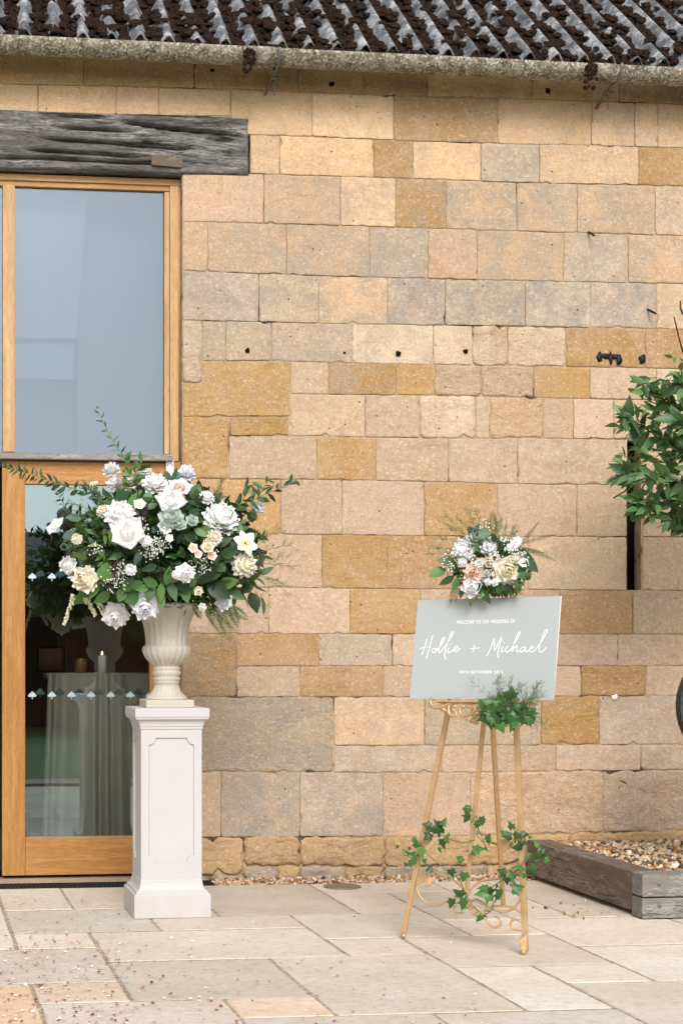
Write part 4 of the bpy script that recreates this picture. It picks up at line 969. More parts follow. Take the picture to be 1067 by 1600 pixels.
for a in [(178, 743, 27, 'rose', 'rose', P_WHITE), (184, 765, 26, 'rose', 'rose', P_WHITE), (206, 763, 26, 'rose', 'rose', P_BLUSH, 'white rose flushed with peach'), (216, 758, 18, 'rose', 'rose', P_CREAM), (229, 748, 18, 'carnation', 'carnation', P_WHITE),
          (243, 766, 36, 'peony', 'peony', P_WHITE), (278, 776, 36, 'open_flower', 'open', P_OPEN, 'white flower with a dark red centre'), (266, 797, 44, 'magnolia', 'magnolia', P_WHITE), (289, 749, 30, 'rose', 'rose', P_COOL),
          (341, 815, 50, 'peony', 'peony', P_WHITE, 'largest white peony'), (202, 839, 50, 'magnolia', 'magnolia', P_WHITE, 'large open white magnolia'), (190, 809, 42, 'peony', 'peony', P_WHITE), (102, 828, 30, 'open_flower', 'open', P_WHITE),
          (115, 880, 26, 'rose', 'rose', P_WHITE), (139, 897, 38, 'rose', 'rose', P_CREAM, 'cream rose at the left edge'), (372, 851, 42, 'star_flower', 'star', P_YEL, 'six-pointed white star flower'), (372, 878, 36, 'carnation', 'carnation', P_CREAM),
          (389, 806, 26, 'open_flower', 'magnolia', P_COOL), (286, 891, 27, 'rose', 'rose', P_WHITE), (206, 886, 16, 'carnation', 'carnation', P_WHITE), (296, 858, 14, 'blossom', 'open', P_BLUSH), (303, 866, 12, 'blossom', 'open', P_BLUSH), (316, 857, 20, 'blossom', 'magnolia', P_CREAM), (323, 868, 14, 'blossom', 'open', P_BLUSH),
          (185, 950, 38, 'rose', 'rose', P_WHITE), (228, 938, 40, 'rose', 'rose', P_COOL), (343, 930, 26, 'rose', 'rose', P_COOL), (311, 937, 12, 'bud', 'rose', P_WHITE), (304, 914, 14, 'blossom', 'magnolia', P_CREAM),
          (265, 818, 38, 'hydrangea', 'succulent', P_GREEN, 'pale green succulent rosette'), (258, 828, 24, 'hydrangea', 'succulent', P_GREEN), (276, 826, 24, 'hydrangea', 'succulent', P_GREEN), (295, 822, 20, 'hydrangea', 'succulent', P_GREEN),
          (318, 787, 22, 'carnation', 'carnation', P_WHITE), (327, 843, 22, 'carnation', 'carnation', P_CREAM), (258, 834, 14, 'blossom', 'open', P_WHITE), (228, 848, 16, 'blossom', 'carnation', P_WHITE), (220, 800, 18, 'blossom', 'open', P_CREAM), (168, 806, 20, 'carnation', 'carnation', P_CREAM), (130, 845, 16, 'blossom', 'carnation', P_CREAM), (262, 845, 12, 'blossom', 'open', P_WHITE), (155, 770, 14, 'blossom', 'open', P_CREAM), (272, 892, 12, 'blossom', 'carnation', P_WHITE)]:
    bfl(*a)
for (px, py, r, n) in [(247, 852, 26, 130), (236, 862, 18, 60), (183, 905, 24, 90), (190, 888, 14, 30), (316, 880, 20, 90), (388, 886, 15, 45), (330, 862, 12, 30), (150, 858, 14, 25), (226, 820, 12, 30)]:
    P, nn = dome(px, py, .98); gyps(arr, P, r * PXM, n)
for pts in [[(113, 932), (106, 952), (98, 976)], [(132, 938), (140, 950), (146, 962)], [(150, 940), (158, 958), (162, 972)], [(164, 950), (166, 965), (164, 976)]]:
    spike(arr, [dome(x, y, .8)[0] + Vector((0, -.08, 0)) for x, y in pts], .0105, CREAMSP, 'flower_spike')
for pts in [[(222, 815), (226, 800), (229, 790)], [(390, 836), (402, 840), (414, 842)], [(178, 893), (181, 882), (184, 872)], [(392, 858), (404, 862), (416, 864)]]:
    spike(arr, [dome(x, y, 1.02)[0] for x, y in pts], .009, PURP, 'plume')
# sprays that leave the dome
A_ = lambda px, py, y=PCY - .12: at(px, py, y)
sprig(arr, [A_(185, 780), A_(130, 768), A_(80, 752), A_(40, 738), A_(10, 728)], 'lance', 'dark', .052, 44, taper=.45)
sprig(arr, [A_(160, 790), A_(150, 775), A_(140, 765), A_(132, 757)], 'lance', 'dark', .05, 14)
sprig(arr, [A_(206, 770), A_(204, 742), A_(192, 712), A_(172, 680), A_(150, 636)], 'lance', 'mid', .062, 26, taper=.6)
sprig(arr, [A_(200, 765), A_(212, 740), A_(222, 722)], 'lance', 'mid', .075, 9, taper=.3)
sprig(arr, [A_(350, 808), A_(372, 790), A_(402, 778), A_(430, 766), A_(462, 750)], 'lance', 'dark', .064, 24, taper=.3)
sprig(arr, [A_(372, 790), A_(385, 772), A_(388, 755)], 'lance', 'dark', .06, 7); sprig(arr, [A_(402, 778), A_(412, 762), A_(420, 750)], 'lance', 'dark', .06, 6); sprig(arr, [A_(326, 800), A_(322, 780), A_(316, 768)], 'lance', 'dark', .05, 5)
# big named leaves: laurel clump above the rim, right-hand leaves, eucalyptus discs
for (px, py, ang, s, kind, tint) in [(262, 905, 80, 30, 'oval', 'mid'), (240, 912, 160, 26, 'oval', 'mid'), (228, 918, 195, 24, 'oval', 'mid'), (252, 920, 270, 30, 'oval', 'mid'), (268, 918, 290, 34, 'oval', 'dark'), (236, 925, 250, 24, 'oval', 'dark'), (250, 930, 285, 32, 'oval', 'mid'), (272, 905, 30, 28, 'oval', 'mid'), (282, 915, 330, 26, 'oval', 'dark'), (290, 925, 280, 26, 'oval', 'mid'), (300, 912, 60, 22, 'oval', 'light'),
        (318, 905, 30, 40, 'oval', 'dark'), (335, 918, 325, 44, 'oval', 'dark'), (330, 898, 45, 36, 'oval', 'dark'), (350, 912, 10, 34, 'oval', 'mid'), (362, 925, 330, 36, 'oval', 'mid'), (380, 930, 300, 34, 'oval', 'mid'), (395, 935, 290, 36, 'oval', 'dark'), (400, 915, 320, 34, 'oval', 'mid'), (388, 905, 20, 36, 'oval', 'dark'), (410, 940, 285, 32, 'oval', 'mid'), (365, 905, 60, 34, 'oval', 'dark'), (350, 940, 300, 26, 'oval', 'light'),
        (345, 850, 30, 30, 'oval', 'mid'), (362, 820, 330, 36, 'oval', 'mid'), (370, 830, 20, 30, 'oval', 'dark'), (330, 835, 200, 26, 'oval', 'light'), (322, 828, 250, 28, 'oval', 'light'), (352, 865, 10, 30, 'oval', 'dark'), (385, 865, 330, 28, 'oval', 'dark'),
        (405, 880, 60, 26, 'round', 'blue'), (412, 892, 10, 26, 'round', 'blue'), (398, 872, 100, 24, 'round', 'blue'), (402, 905, 330, 24, 'round', 'blue'), (166, 900, 90, 30, 'round', 'mid'), (198, 918, 60, 24, 'round', 'mid'), (204, 930, 300, 26, 'round', 'mid'), (192, 925, 250, 24, 'round', 'mid'), (210, 915, 20, 22, 'round', 'mid'),
        (135, 928, 225, 36, 'oval', 'mid'), (150, 918, 240, 30, 'oval', 'mid'), (165, 930, 220, 32, 'oval', 'mid'), (130, 870, 160, 26, 'oval', 'light'), (180, 845, 120, 26, 'oval', 'light'), (185, 868, 200, 24, 'oval', 'mid'), (120, 810, 170, 24, 'round', 'blue'), (112, 835, 200, 22, 'round', 'blue'), (205, 785, 60, 26, 'oval', 'mid'), (192, 778, 110, 24, 'round', 'dark'), (222, 785, 30, 26, 'oval', 'dark'), (175, 790, 150, 26, 'oval', 'dark'),
        (255, 748, 120, 26, 'round', 'blue'), (262, 752, 100, 24, 'round', 'blue'), (272, 748, 80, 30, 'lance', 'blue'), (265, 765, 250, 30, 'lance', 'blue'), (278, 762, 80, 34, 'lance', 'blue'), (304, 772, 60, 26, 'round', 'blue'), (312, 778, 30, 24, 'round', 'blue'), (300, 785, 340, 24, 'oval', 'dark'), (325, 790, 60, 26, 'oval', 'mid'), (300, 800, 20, 22, 'oval', 'dark'), (240, 790, 200, 24, 'oval', 'dark'), (232, 775, 260, 26, 'oval', 'blue'), (310, 830, 330, 26, 'oval', 'mid'), (218, 868, 240, 26, 'oval', 'dark'), (238, 886, 200, 26, 'oval', 'dark'), (300, 842, 150, 22, 'oval', 'dark')]:
    P, nn = dome(px, py, 1.02); a = R_(ang); f = RT * math.cos(a) + UP * math.sin(a) - FW * .25
    leaf(arr, kind, tint, P - f.normalized() * s * PXM * .3, f, nn + TOC(P) * .5 + rdir() * .45, s * PXM * 1.0)
# dense foliage
fol = MB(); TL = ['dark', 'dark', 'dark', 'mid', 'mid', 'light', 'blue', 'fern']; MATS = [L_DARK, L_MID, L_LIGHT, L_BLUE, L_FERN]
IDX = {'dark': 0, 'mid': 1, 'light': 2, 'blue': 3, 'fern': 4}
LD = {k: meshdata(leaf_mesh('tmp', None, 1, *(v[0], v[1], v[2], v[3]), n=4)) for k, v in LV.items()}
for k in range(3300):
    d = rdir(); r = rnd(.35, 1.0) ** .6
    if d.y > .5 and random.random() < .6: continue
    p = Vector((BC.x + d.x * BRX * r * .95, PCY + d.y * BRY * r * .95, BC.z + d.z * BRZ * r * .95))
    if p.z < BC.z - .235: continue
    edge = abs(p.x - BC.x) / BRX
    t = random.choice(TL); kd = random.choice(('lance', 'oval', 'oval', 'round', 'lance'))
    if p.x < BC.x - .18 and random.random() < .5: kd = 'lance'; t = random.choice(('mid', 'light', 'blue', 'dark'))
    s = rnd(.030, .062)
    V, F = LD[kd]; fol.add(V, F, IDX[t], frame(p, (d + rdir() * .9).normalized(), rdir() + d + UP * .3, s))
for k in range(1500):
    d = rdir(); r = rnd(.1, .72)
    p = Vector((BC.x + d.x * BRX * r, PCY + d.y * BRY * r, BC.z + d.z * BRZ * r))
    if p.z < BC.z - .23: continue
    V, F = LD['oval']; fol.add(V, F, random.choice((0, 0, 1)), frame(p, (d + rdir()).normalized(), rdir() + d, rnd(.05, .085)))
fol.build('foliage', MATS, arr, kind='stuff')
# feathery fronds and fern
b = MB()
for (px, py, tx, ty, L) in [(385, 870, 440, 850, .20), (390, 880, 446, 880, .19), (388, 890, 440, 915, .18), (392, 862, 430, 825, .17), (395, 880, 442, 865, .2), (398, 895, 436, 905, .16), (386, 905, 412, 940, .14), (150, 800, 118, 785, .14), (145, 815, 110, 800, .14), (150, 830, 112, 845, .14), (205, 790, 190, 760, .12), (320, 800, 335, 770, .14), (160, 790, 150, 760, .12), (372, 790, 395, 800, .12), (335, 780, 345, 755, .12), (145, 850, 108, 868, .13)]:
    p = A_(px, py, PCY - .16); q = A_(tx, ty, PCY - .18); wisp(b, p, q - p, (q - p).length * 1.25, n=16)
b.build('feathery_fern', L_WISP, arr, kind='stuff')
b = MB()
for (px, py, tx, ty, w) in [(318, 945, 352, 988, .030), (332, 944, 374, 980, .034), (350, 945, 388, 962, .030), (322, 942, 334, 966, .026), (360, 944, 372, 974, .026), (338, 946, 362, 994, .030), (300, 944, 316, 962, .022)]:
    b = MB(); p = A_(px, py, PCY - .17); q = A_(tx, ty, PCY - .24); fern(b, p, q - p, TOC(p) + rdir() * .4, (q - p).length, w, droop=.15); b.build('fern_frond', L_FERN, arr)

# ------------------------------------------------------------------ easel and sign
SC = Vector((1.225, -2.002, 1.136)); syaw, slean, sroll, SWD, SHT = .796, .190, .007, .581, .390
r0 = Vector((math.cos(syaw), -math.sin(syaw), 0)); n0 = Vector((-math.sin(syaw), -math.cos(syaw), 0)); u0 = UP * math.cos(slean) - n0 * math.sin(slean)
SR = (r0 * math.cos(sroll) + u0 * math.sin(sroll)).normalized(); SU = (u0 * math.cos(sroll) - r0 * math.sin(sroll)).normalized(); SN = SR.cross(SU).normalized()
if SN.dot(TOC(SC)) < 0: SN = -SN
SMX = Matrix(((SR.x, SU.x, SN.x, SC.x), (SR.y, SU.y, SN.y, SC.y), (SR.z, SU.z, SN.z, SC.z), (0, 0, 0, 1)))
sign = empty('welcome_sign', SC - SU * SHT / 2, 'pale grey wedding welcome board with white lettering on the gold easel', 'sign')
MB().box((-SWD/2, -SHT/2, -.004), (SWD/2, SHT/2, 0.), 0, SMX).build('board', SIGNM, sign, bevel=.0007)
MB().box((SWD/2 + .0002, -SHT/2, -.0038), (SWD/2 + .0022, SHT/2, -.0002), 0, SMX).build('board_edge', WHITEEDGE, sign)
SMI = SMX.inverted()
def sloc(px, py): return SMI @ onplane(px, py, SC, SN)
def ribbon(mb, pts, w, z):
    P = catmull([Vector((p.x, p.y, 0)) for p in pts], 7); V = []; n = len(P)
    for i, p in enumerate(P):
        t = (P[min(n-1, i+1)] - P[max(0, i-1)]); t = t.normalized() if t.length else Vector((1, 0, 0)); s = Vector((-t.y, t.x, 0)); ww = w * (.75 + .35 * abs(t.y))
        V += [p + s * ww + Vector((0, 0, z)), p - s * ww + Vector((0, 0, z))]
    mb.add(V, [(2*i, 2*i+1, 2*i+3, 2*i+2) for i in range(n - 1)], 0, SMX)
HND = ["120,170 110,210 95,250 85,283", "160,148 145,200 130,255 115,308", "70,240 100,229 150,226", "176,236 160,240 155,258 165,268 182,255 180,238 190,242",
 "188,252 215,215 238,175 242,160 232,162 215,200 203,245 205,266 215,262", "215,262 250,215 285,160 303,130 300,121 288,130 265,190 247,250 243,290 252,315", "272,232 262,256 267,268 284,260 304,247", "305,248 325,240 335,226 323,220 308,240 312,260 330,258 352,235",
 "277,205 281,211",
 "420,240 450,236 485,232", "450,213 443,240 438,262", "535,290 550,260 570,215 587,166", "587,166 589,210 587,240 592,250", "592,250 615,200 638,156", "638,156 628,200 612,260 610,285 618,304", "647,222 637,250 642,262 654,254",
 "654,195 658,202", "690,222 672,230 665,255 680,262 700,245", "700,245 735,190 765,132 762,122 750,135 725,200 708,260", "708,260 733,226 746,222 742,250 750,262 768,248", "802,225 780,230 768,255 780,262 800,240 808,225", "808,225 803,250 812,262 832,245",
 "832,245 855,234 858,222 845,222 832,245 838,262 860,255 880,238", "880,238 925,170 955,117 950,107 935,125 905,200 898,245 908,263 925,255 950,228"]
HW = {}
for i, s in enumerate(HND):
    lt = HW.setdefault(0 if i < 9 else 1 if i < 11 else 2, MB())
    pts = [tuple(map(float, q.split(','))) for q in s.split()]
    ribbon(lt, [sloc(640 + x / 4.446, 960 + y / 4.446) for x, y in pts], .0018, .0006 + i * .00004)
for lt in HW.values(): lt.build('handwriting', LETTER, sign, smooth=False)
def caps(body, pxl, pxr, py, hpx, bold=0.):
    a, b_ = sloc(pxl, py + .5), sloc(pxr, py - .5); me = textmesh(body, .02, .00035, space=1.25); me.materials.append(LETTER)
    xs = [v.co.x for v in me.vertices]; ys = [v.co.y for v in me.vertices]; w = max(xs) - min(xs); h = max(ys) - min(ys); hh = (sloc(pxl, py - hpx / 2) - sloc(pxl, py + hpx / 2)).length
    cx, cy = (max(xs) + min(xs)) / 2, (max(ys) + min(ys)) / 2
    sx_, sy_ = (b_ - a).length / w, hh / h
    for v in me.vertices: v.co = Vector(((v.co.x - cx) * sx_, (v.co.y - cy) * sy_, v.co.z))
    md = (a + b_) / 2; put('lettering', me, sign, SMX @ Matrix.Translation((md.x, md.y, .0008)))
caps('WELCOME TO THE WEDDING OF', 713, 804, 971.5, 5.6); caps('16TH SEPTEMBER 2023', 718, 785, 1050.3, 5.0)

fl_, fr_ = G(630.5, 1466), G(821, 1491); rr_ = G(786, 1416)
tl_ = onplane(735, 936, SC - SN * .032, SN); tr_ = onplane(798, 934, SC - SN * .032, SN)
eas = empty('easel', (fl_ + fr_) / 2, 'gold scrollwork tripod easel holding up the grey welcome sign', 'easel')
def bar(name, a, b_, w, dp, face, par=eas, mat_=GOLD):
    t = (b_ - a).normalized(); s = t.cross(face).normalized(); f = s.cross(t); V = []
    for q in (a, b_):
        for i, j in ((-1, -1), (1, -1), (1, 1), (-1, 1)): V.append(q + s * i * w / 2 + f * j * dp / 2)
    return MB().add(V, [(0, 1, 2, 3), (7, 6, 5, 4), (0, 4, 5, 1), (1, 5, 6, 2), (2, 6, 7, 3), (3, 7, 4, 0)]).build(name, mat_, par, bevel=.0025)
EN = (tl_ - fl_).cross(tr_ - fr_).normalized()
EPN = (fr_ - fl_).cross((tl_ + tr_) / 2 - fl_).normalized()
if EPN.dot(TOC(fl_)) < 0: EPN = -EPN
lz = Vector((0, 0, .006))
leg_l = bar('leg', fl_ + lz * 3.2, tl_, .018, .018, EPN); leg_r = bar('leg', fr_ + lz * 1.5, tr_, .020, .018, EPN)
EP0 = (fl_ + fr_) / 2
def ep(px, py, off=0.): return onplane(px, py, EP0 + EPN * off, EPN)
ct, cb = ep(757, 1112, -.004), ep(729, 1391, 0.)
bar('centre_bar', cb, ct, .016, .012, EPN)
toprear = (tl_ + tr_) / 2 - SU * .22 - SN * .02
bar('rear_leg', rr_ + Vector((0, 0, .002)), toprear, .018, .018, FW)
# back plate joining the legs, and the ledge that carries the board
bl = SC - SU * (SHT / 2)
bar('cross_bar', onplane(690, 1088, SC - SN * .016, SN) , onplane(832, 1090, SC - SN * .016, SN), .014, .03, SN)
bar('ledge', onplane(684, 1097, SC - SN * -.006, SN), onplane(838, 1099, SC - SN * -.006, SN), .007, .05, SN)
CN = SN; 
def cp_(zx, zy, off=.016): return onplane(670 + zx / 8.89, 1085 + zy / 8.89, SC + SN * off, SN)
cr = MB()
def scroll(mb, pts, f, r0, r1=None, k=6):
    P = catmull([f(*p) for p in pts], k); n = len(P)
    rad = [r0 * (.45 + .55 * math.sin(math.pi * min(1, .15 + .85 * i / (n - 1)))) if r1 is None else r0 + (r1 - r0) * i / (n - 1) for i in range(n)]
    mb.tube(P, rad, 8)
    for q in (P[0], P[-1]): mb.add([q + v * (rad[0] * 1.25) for v in ico(2)[0]], ico(2)[1])
for pts, r in [([(70, 62), (45, 58), (22, 90), (30, 140), (80, 178), (150, 180), (230, 150), (300, 105), (380, 72), (460, 80), (512, 120), (505, 165), (480, 162)], .0075),
               ([(385, 120), (340, 105), (290, 140), (270, 210), (290, 280), (340, 300), (375, 280), (370, 240), (345, 225)], .007), ([(480, 175), (440, 200), (430, 250), (470, 295), (540, 290), (600, 260), (635, 205), (620, 150), (580, 130), (555, 150), (570, 180)], .0075),
               ([(790, 140), (750, 115), (710, 150), (700, 215), (730, 270), (790, 290), (830, 265), (835, 210), (800, 190), (775, 205)], .0075), ([(860, 110), (825, 130), (830, 170), (870, 190), (900, 150)], .006),
               ([(600, 270), (640, 290), (700, 280), (720, 240)], .006), ([(830, 270), (920, 330), (980, 320), (1060, 290), (1120, 240), (1180, 180), (1230, 150), (1300, 170), (1310, 130), (1270, 110)], .007), ([(880, 300), (940, 360), (1010, 340)], .006)]:
    scroll(cr, pts, cp_, r)
for (cx, cy, a0, a1, L, n) in [(660, 130, 40, 140, 60, 6), (610, 330, 230, 330, 75, 7), (650, 370, 240, 330, 50, 5), (215, 120, 60, 170, 55, 5), (220, 190, 200, 290, 65, 5), (345, 180, 20, 120, 45, 4), (655, 240, 60, 120, 45, 4)]:
    for k in range(n):
        a = R_(a0 + (a1 - a0) * k / (n - 1)); q = [(cx + math.cos(a) * L * t, cy - math.sin(a) * L * t) for t in (0, .5, 1)]
        cr.tube([cp_(*p) for p in q], [.0025, .0045, .0025], 6)
cr.build('crest', GOLD, eas)
# curls above the board
for cx, py in ((737, 936), (798, 933)):
    b = MB(); 
    f = lambda x, y: onplane(x, y, SC - SN * .012, SN)
    scroll(b, [(cx - 7, py - 8), (cx - 8, py), (cx - 1, py + 4), (cx + 7, py - 1), (cx + 9, py - 9), (cx + 4, py - 12)], f, .006)
    scroll(b, [(cx - 4, py - 14), (cx - 1, py - 6), (cx, py + 2)], f, .007)
    b.build('finial', GOLD, eas)
# scroll stretcher between the front legs
Z3 = lambda x, y, off=.004: ep(620 + x / 4.85, 1360 + y / 4.85, off)
st = MB()
for pts in ["265,70 225,55 175,70 150,110 165,180 220,245 290,265 360,245 430,210 480,207 530,240 550,290 580,332 612,310 605,280 575,275 558,300", "442,262 430,290 450,322 500,322", "520,190 545,175 570,130 640,80 720,66 800,62 870,85 920,130",
            "560,232 600,220 650,245 720,290 800,312 870,295 920,240 938,170", "690,290 668,300 665,345 690,400 735,432 780,415 782,372 745,350", "905,368 872,380 862,410 885,448 950,455", "715,272 800,270 880,283 948,325", "290,15 380,45 450,90 500,140 522,190", "540,160 530,200 545,250 600,290 640,320 665,345", "430,210 460,180 500,165 522,170"]:
    P = catmull([Z3(*map(float, q.split(','))) for q in pts.split()], 6); st.tube(P, .0042, 8)
st.build('scroll_stretcher', GOLD, eas)
for pts4 in ([(262 - 12 * k, 105 - 3 * k, 200 - 6 * k, 40 + 8 * k) for k in range(4)],):
    b = MB()
    for k in range(5): scroll(b, [(150 + 4 * k, 105 - 2 * k), (165 + 10 * k, 45 + 9 * k), (215 + 3 * k, 30 + 13 * k), (262 - 4 * k, 68 + 11 * k), (258 - 8 * k, 108 + 2 * k)], lambda x, y: Z3(x, y, .012), .0045)
    b.build('acanthus_curl', GOLD, eas)
for (ox, oy) in ((705, 240), (270, 240)):
    b = MB(); z5 = lambda x, y: ep(610 + x / 4.104, 1260 + y / 4.104, .014); m_ = 1 if ox > 500 else -1
    for k in range(5): scroll(b, [(ox + m_ * (95 - 4 * k), oy + 8 - 3 * k), (ox + m_ * 55, oy - 32 + 11 * k), (ox + m_ * (12 + 7 * k), oy - 22 + 12 * k), (ox + m_ * (4 + 8 * k), oy + 15 + 4 * k), (ox + m_ * (28 + 2 * k), oy + 42 - 2 * k)], z5, .005)
    b.build('acanthus_curl', GOLD, eas)
b = MB(); b.add([fl_ + Vector((0, 0, .011)) + v * .011 for v in ico(2)[0]], ico(2)[1]); b.build('foot', GOLD, eas)
b = MB(); q = fr_; t = (tr_ - fr_).normalized()
for k in range(5): b.tube([q + t * (.085 - .006 * k) + EPN * .013 + SR * (.010 - .005 * k), q + t * .05 + EPN * .021 + SR * (.011 - .0055 * k), q + t * .02 + EPN * .016 + SR * (.008 - .004 * k), q + EPN * .026 + Vector((0, 0, .010))], [.002, .0045, .0045, .004], 6)
b.add([q + EPN * .018 + Vector((0, 0, .0105)) + v * .0105 for v in ico(2)[0]], ico(2)[1]); b.build('foot', GOLD, eas)

# ivy twined round the easel
ivy = empty('ivy_garland', ep(730, 1440), 'trailing ivy garland twined round the lower legs of the easel', 'ivy')
Z5 = lambda x, y, off=.02: ep(610 + x / 4.104, 1260 + y / 4.104, off)
for pts in ["90,290 155,320 205,290 250,320 360,410 440,470 480,560 530,640 600,700", "240,200 300,170 380,210 470,232 540,215", "500,60 520,100 545,60 565,120 555,180 600,240 625,290", "560,140 600,230", "770,120 800,160 830,180 860,200 865,320 830,390 770,440 660,510 610,560", "865,320 920,330 970,320", "705,560 660,620 650,660 600,700", "860,400 900,410"]:
    P = catmull([Z5(*map(float, q.split(',')), off=.018 + .006 * (i % 3)) for i, q in enumerate(pts.split())], 6); MB().tube(P, .0019, 5).build('stem', STEM, ivy)
for (x, y, s, a) in [(300, 140, 95, 200), (340, 100, 62, 60), (240, 190, 62, 230), (375, 205, 85, 290), (330, 235, 75, 270), (205, 290, 85, 300), (165, 240, 55, 100), (155, 350, 80, 240), (135, 365, 60, 290), (90, 285, 38, 110), (110, 305, 34, 250), (385, 430, 66, 280), (445, 345, 62, 160), (470, 450, 64, 260), (490, 30, 70, 140), (492, 75, 70, 260), (560, 110, 44, 290), (592, 90, 56, 270), (565, 265, 80, 20), (630, 200, 50, 60), (632, 230, 34, 280), (765, 125, 62, 130), (800, 190, 66, 250), (750, 190, 60, 170), (860, 180, 52, 10), (825, 265, 80, 190), (940, 240, 44, 120), (965, 310, 74, 330), (1005, 345, 40, 340), (895, 325, 50, 200), (930, 335, 40, 60), (810, 380, 92, 170), (905, 410, 72, 290), (715, 420, 74, 150), (785, 440, 80, 320), (740, 475, 66, 270), (610, 555, 100, 180), (650, 545, 60, 20), (705, 560, 84, 280), (810, 520, 80, 20), (440, 565, 72, 160), (475, 620, 96, 260), (395, 620, 66, 250), (575, 720, 66, 230), (250, 400, 44, 200), (225, 350, 40, 30), (530, 300, 36, 200), (620, 665, 40, 20), (145, 300, 45, 60), (770, 240, 40, 90), (860, 240, 40, 330)]:
    aa = R_(a + rnd(-15, 15)); P = Z5(x, y, .03 + rnd(0, .025)); f = RT * math.cos(aa) + UP * math.sin(aa) + FW * rnd(-.5, .3); sc_ = s / 4.104 * 2.35e-3 * rnd(.8, 1.05)
    leaf(ivy, 'ivy', 'ivy', P - f.normalized() * sc_ * .4, f, TOC(P) + rdir() * .9 + UP * .35, sc_ * 1.08)
    if random.random() < .7:
        P2 = P + (RT * rnd(-1, 1) + UP * rnd(-1, 1)) * .024 + FW * rnd(.0, .03); leaf(ivy, 'ivy', 'ivy', P2, (f + rdir()).normalized(), TOC(P) + rdir() * 1.1 + UP * .3, sc_ * rnd(.55, .85))
# ivy and feathery fern tucked in beside the board's lower edge
clump = empty('ivy_bunch', onplane(792, 1108, SC + SN * .04, SN), 'bunch of ivy and feathery fern tucked under the sign edge', 'ivy')
for k in range(90):
    px, py = random.gauss(790, 19), random.gauss(1110, 10)
    if not (748 < px < 836 and 1088 < py < 1142): continue
    P = onplane(px, py, SC + SN * rnd(.025, .075), SN); a = rnd(190, 350) if random.random() < .7 else rnd(0, 360); f = RT * math.cos(R_(a)) + UP * math.sin(R_(a)) - FW * rnd(-.1, .5)
    leaf(clump, 'ivy', 'ivy', P, f, TOC(P) + rdir() * .8 + UP * .4, rnd(.026, .046))
for (px, py, a, s) in [(756, 1122, 200, .045), (770, 1128, 280, .045), (783, 1138, 290, .04), (800, 1130, 270, .05), (828, 1120, 285, .055), (765, 1098, 150, .055), (778, 1108, 220, .06), (790, 1118, 250, .05)]:
    P = onplane(px, py, SC + SN * .07, SN); f = RT * math.cos(R_(a)) + UP * math.sin(R_(a)); leaf(clump, 'ivy', 'ivy', P - f * s * .4, f, TOC(P) + rdir() * .4, s)
MB().tube(catmull([onplane(x, y, SC + SN * .035, SN) for x, y in ((748, 1112), (775, 1108), (800, 1110), (830, 1112))]), .003, 5).build('stem', STEM, clump)
b = MB()
for k in range(34):
    px, py = rnd(768, 825), rnd(1095, 1118); tx = px + (px - 796) * rnd(.2, 1.) + rnd(-12, 12); ty = py - rnd(6, 34) if random.random() < .65 else py + rnd(-8, 16)
    p = onplane(px, py, SC + SN * .05, SN); q = onplane(tx, ty, SC + SN * rnd(.05, .10), SN); wisp(b, p, q - p, (q - p).length * 1.2 + .02, n=12, sub=.026, r=.0008)
b.build('feathery_fern', L_WISP, clump, kind='stuff')

# flowers fixed on top of the easel
SBY = SC - SN * -.01
spray = empty('flower_spray', onplane(766, 930, SC + SN * .0, SN), 'small spray of white and blush roses fixed above the sign', 'flower spray')
TOPC = onplane(766, 888, SC, SN)
def sp(px, py, off): return onplane(px, py, SC + SN * off, SN)
PX2 = 2.40e-3
for (px, py, d, nm, kd, m, off, lab) in [(724, 857, 33, 'peony', 'peony', P_WHITE, .06, None), (764, 852, 25, 'carnation', 'carnation', P_COOL, .05, None), (794, 891, 37, 'rose', 'rose', P_CREAM, .085, 'largest rose, cream in the centre'), (740, 895, 29, 'rose', 'rose', P_BLUSH, .08, 'blush pink rose'), (738, 916, 32, 'rose', 'rose', P_WHITE, .075, None),
                               (762, 909, 10, 'bud', 'rose', P_WHITE, .09, None), (773, 910, 10, 'bud', 'rose', P_WHITE, .09, None), (761, 897, 11, 'bud', 'rose', P_GREEN, .085, None), (745, 838, 30, 'succulent', 'succulent', P_GREEN, .05, None), (806, 847, 17, 'blossom', 'open', P_COOL, .05, None), (818, 879, 13, 'blossom', 'open', P_WHITE, .07, None), (808, 872, 15, 'blossom', 'carnation', P_CREAM, .07, None), (748, 880, 13, 'blossom', 'open', P_GREEN, .07, None), (786, 842, 9, 'blossom', 'open', P_WHITE, .05, None), (700, 897, 9, 'bud', 'rose', P_BLUSH, .05, None), (722, 878, 14, 'blossom', 'carnation', P_WHITE, .06, None), (798, 855, 12, 'blossom', 'open', P_COOL, .06, None)]:
    P = sp(px, py, off); flower(spray, nm, kd, m, P, TOC(P) + (P - TOPC) * 2.2 + UP * .15 + rdir() * .08, d * PX2 * 1.22, lab)
for (px, py, r, n) in [(775, 875, 16, 60), (700, 885, 15, 26), (800, 858, 16, 50), (815, 870, 10, 26), (762, 820, 14, 14), (696, 868, 10, 10), (735, 872, 10, 20)]: gyps(spray, sp(px, py, .06), r * PX2, n)
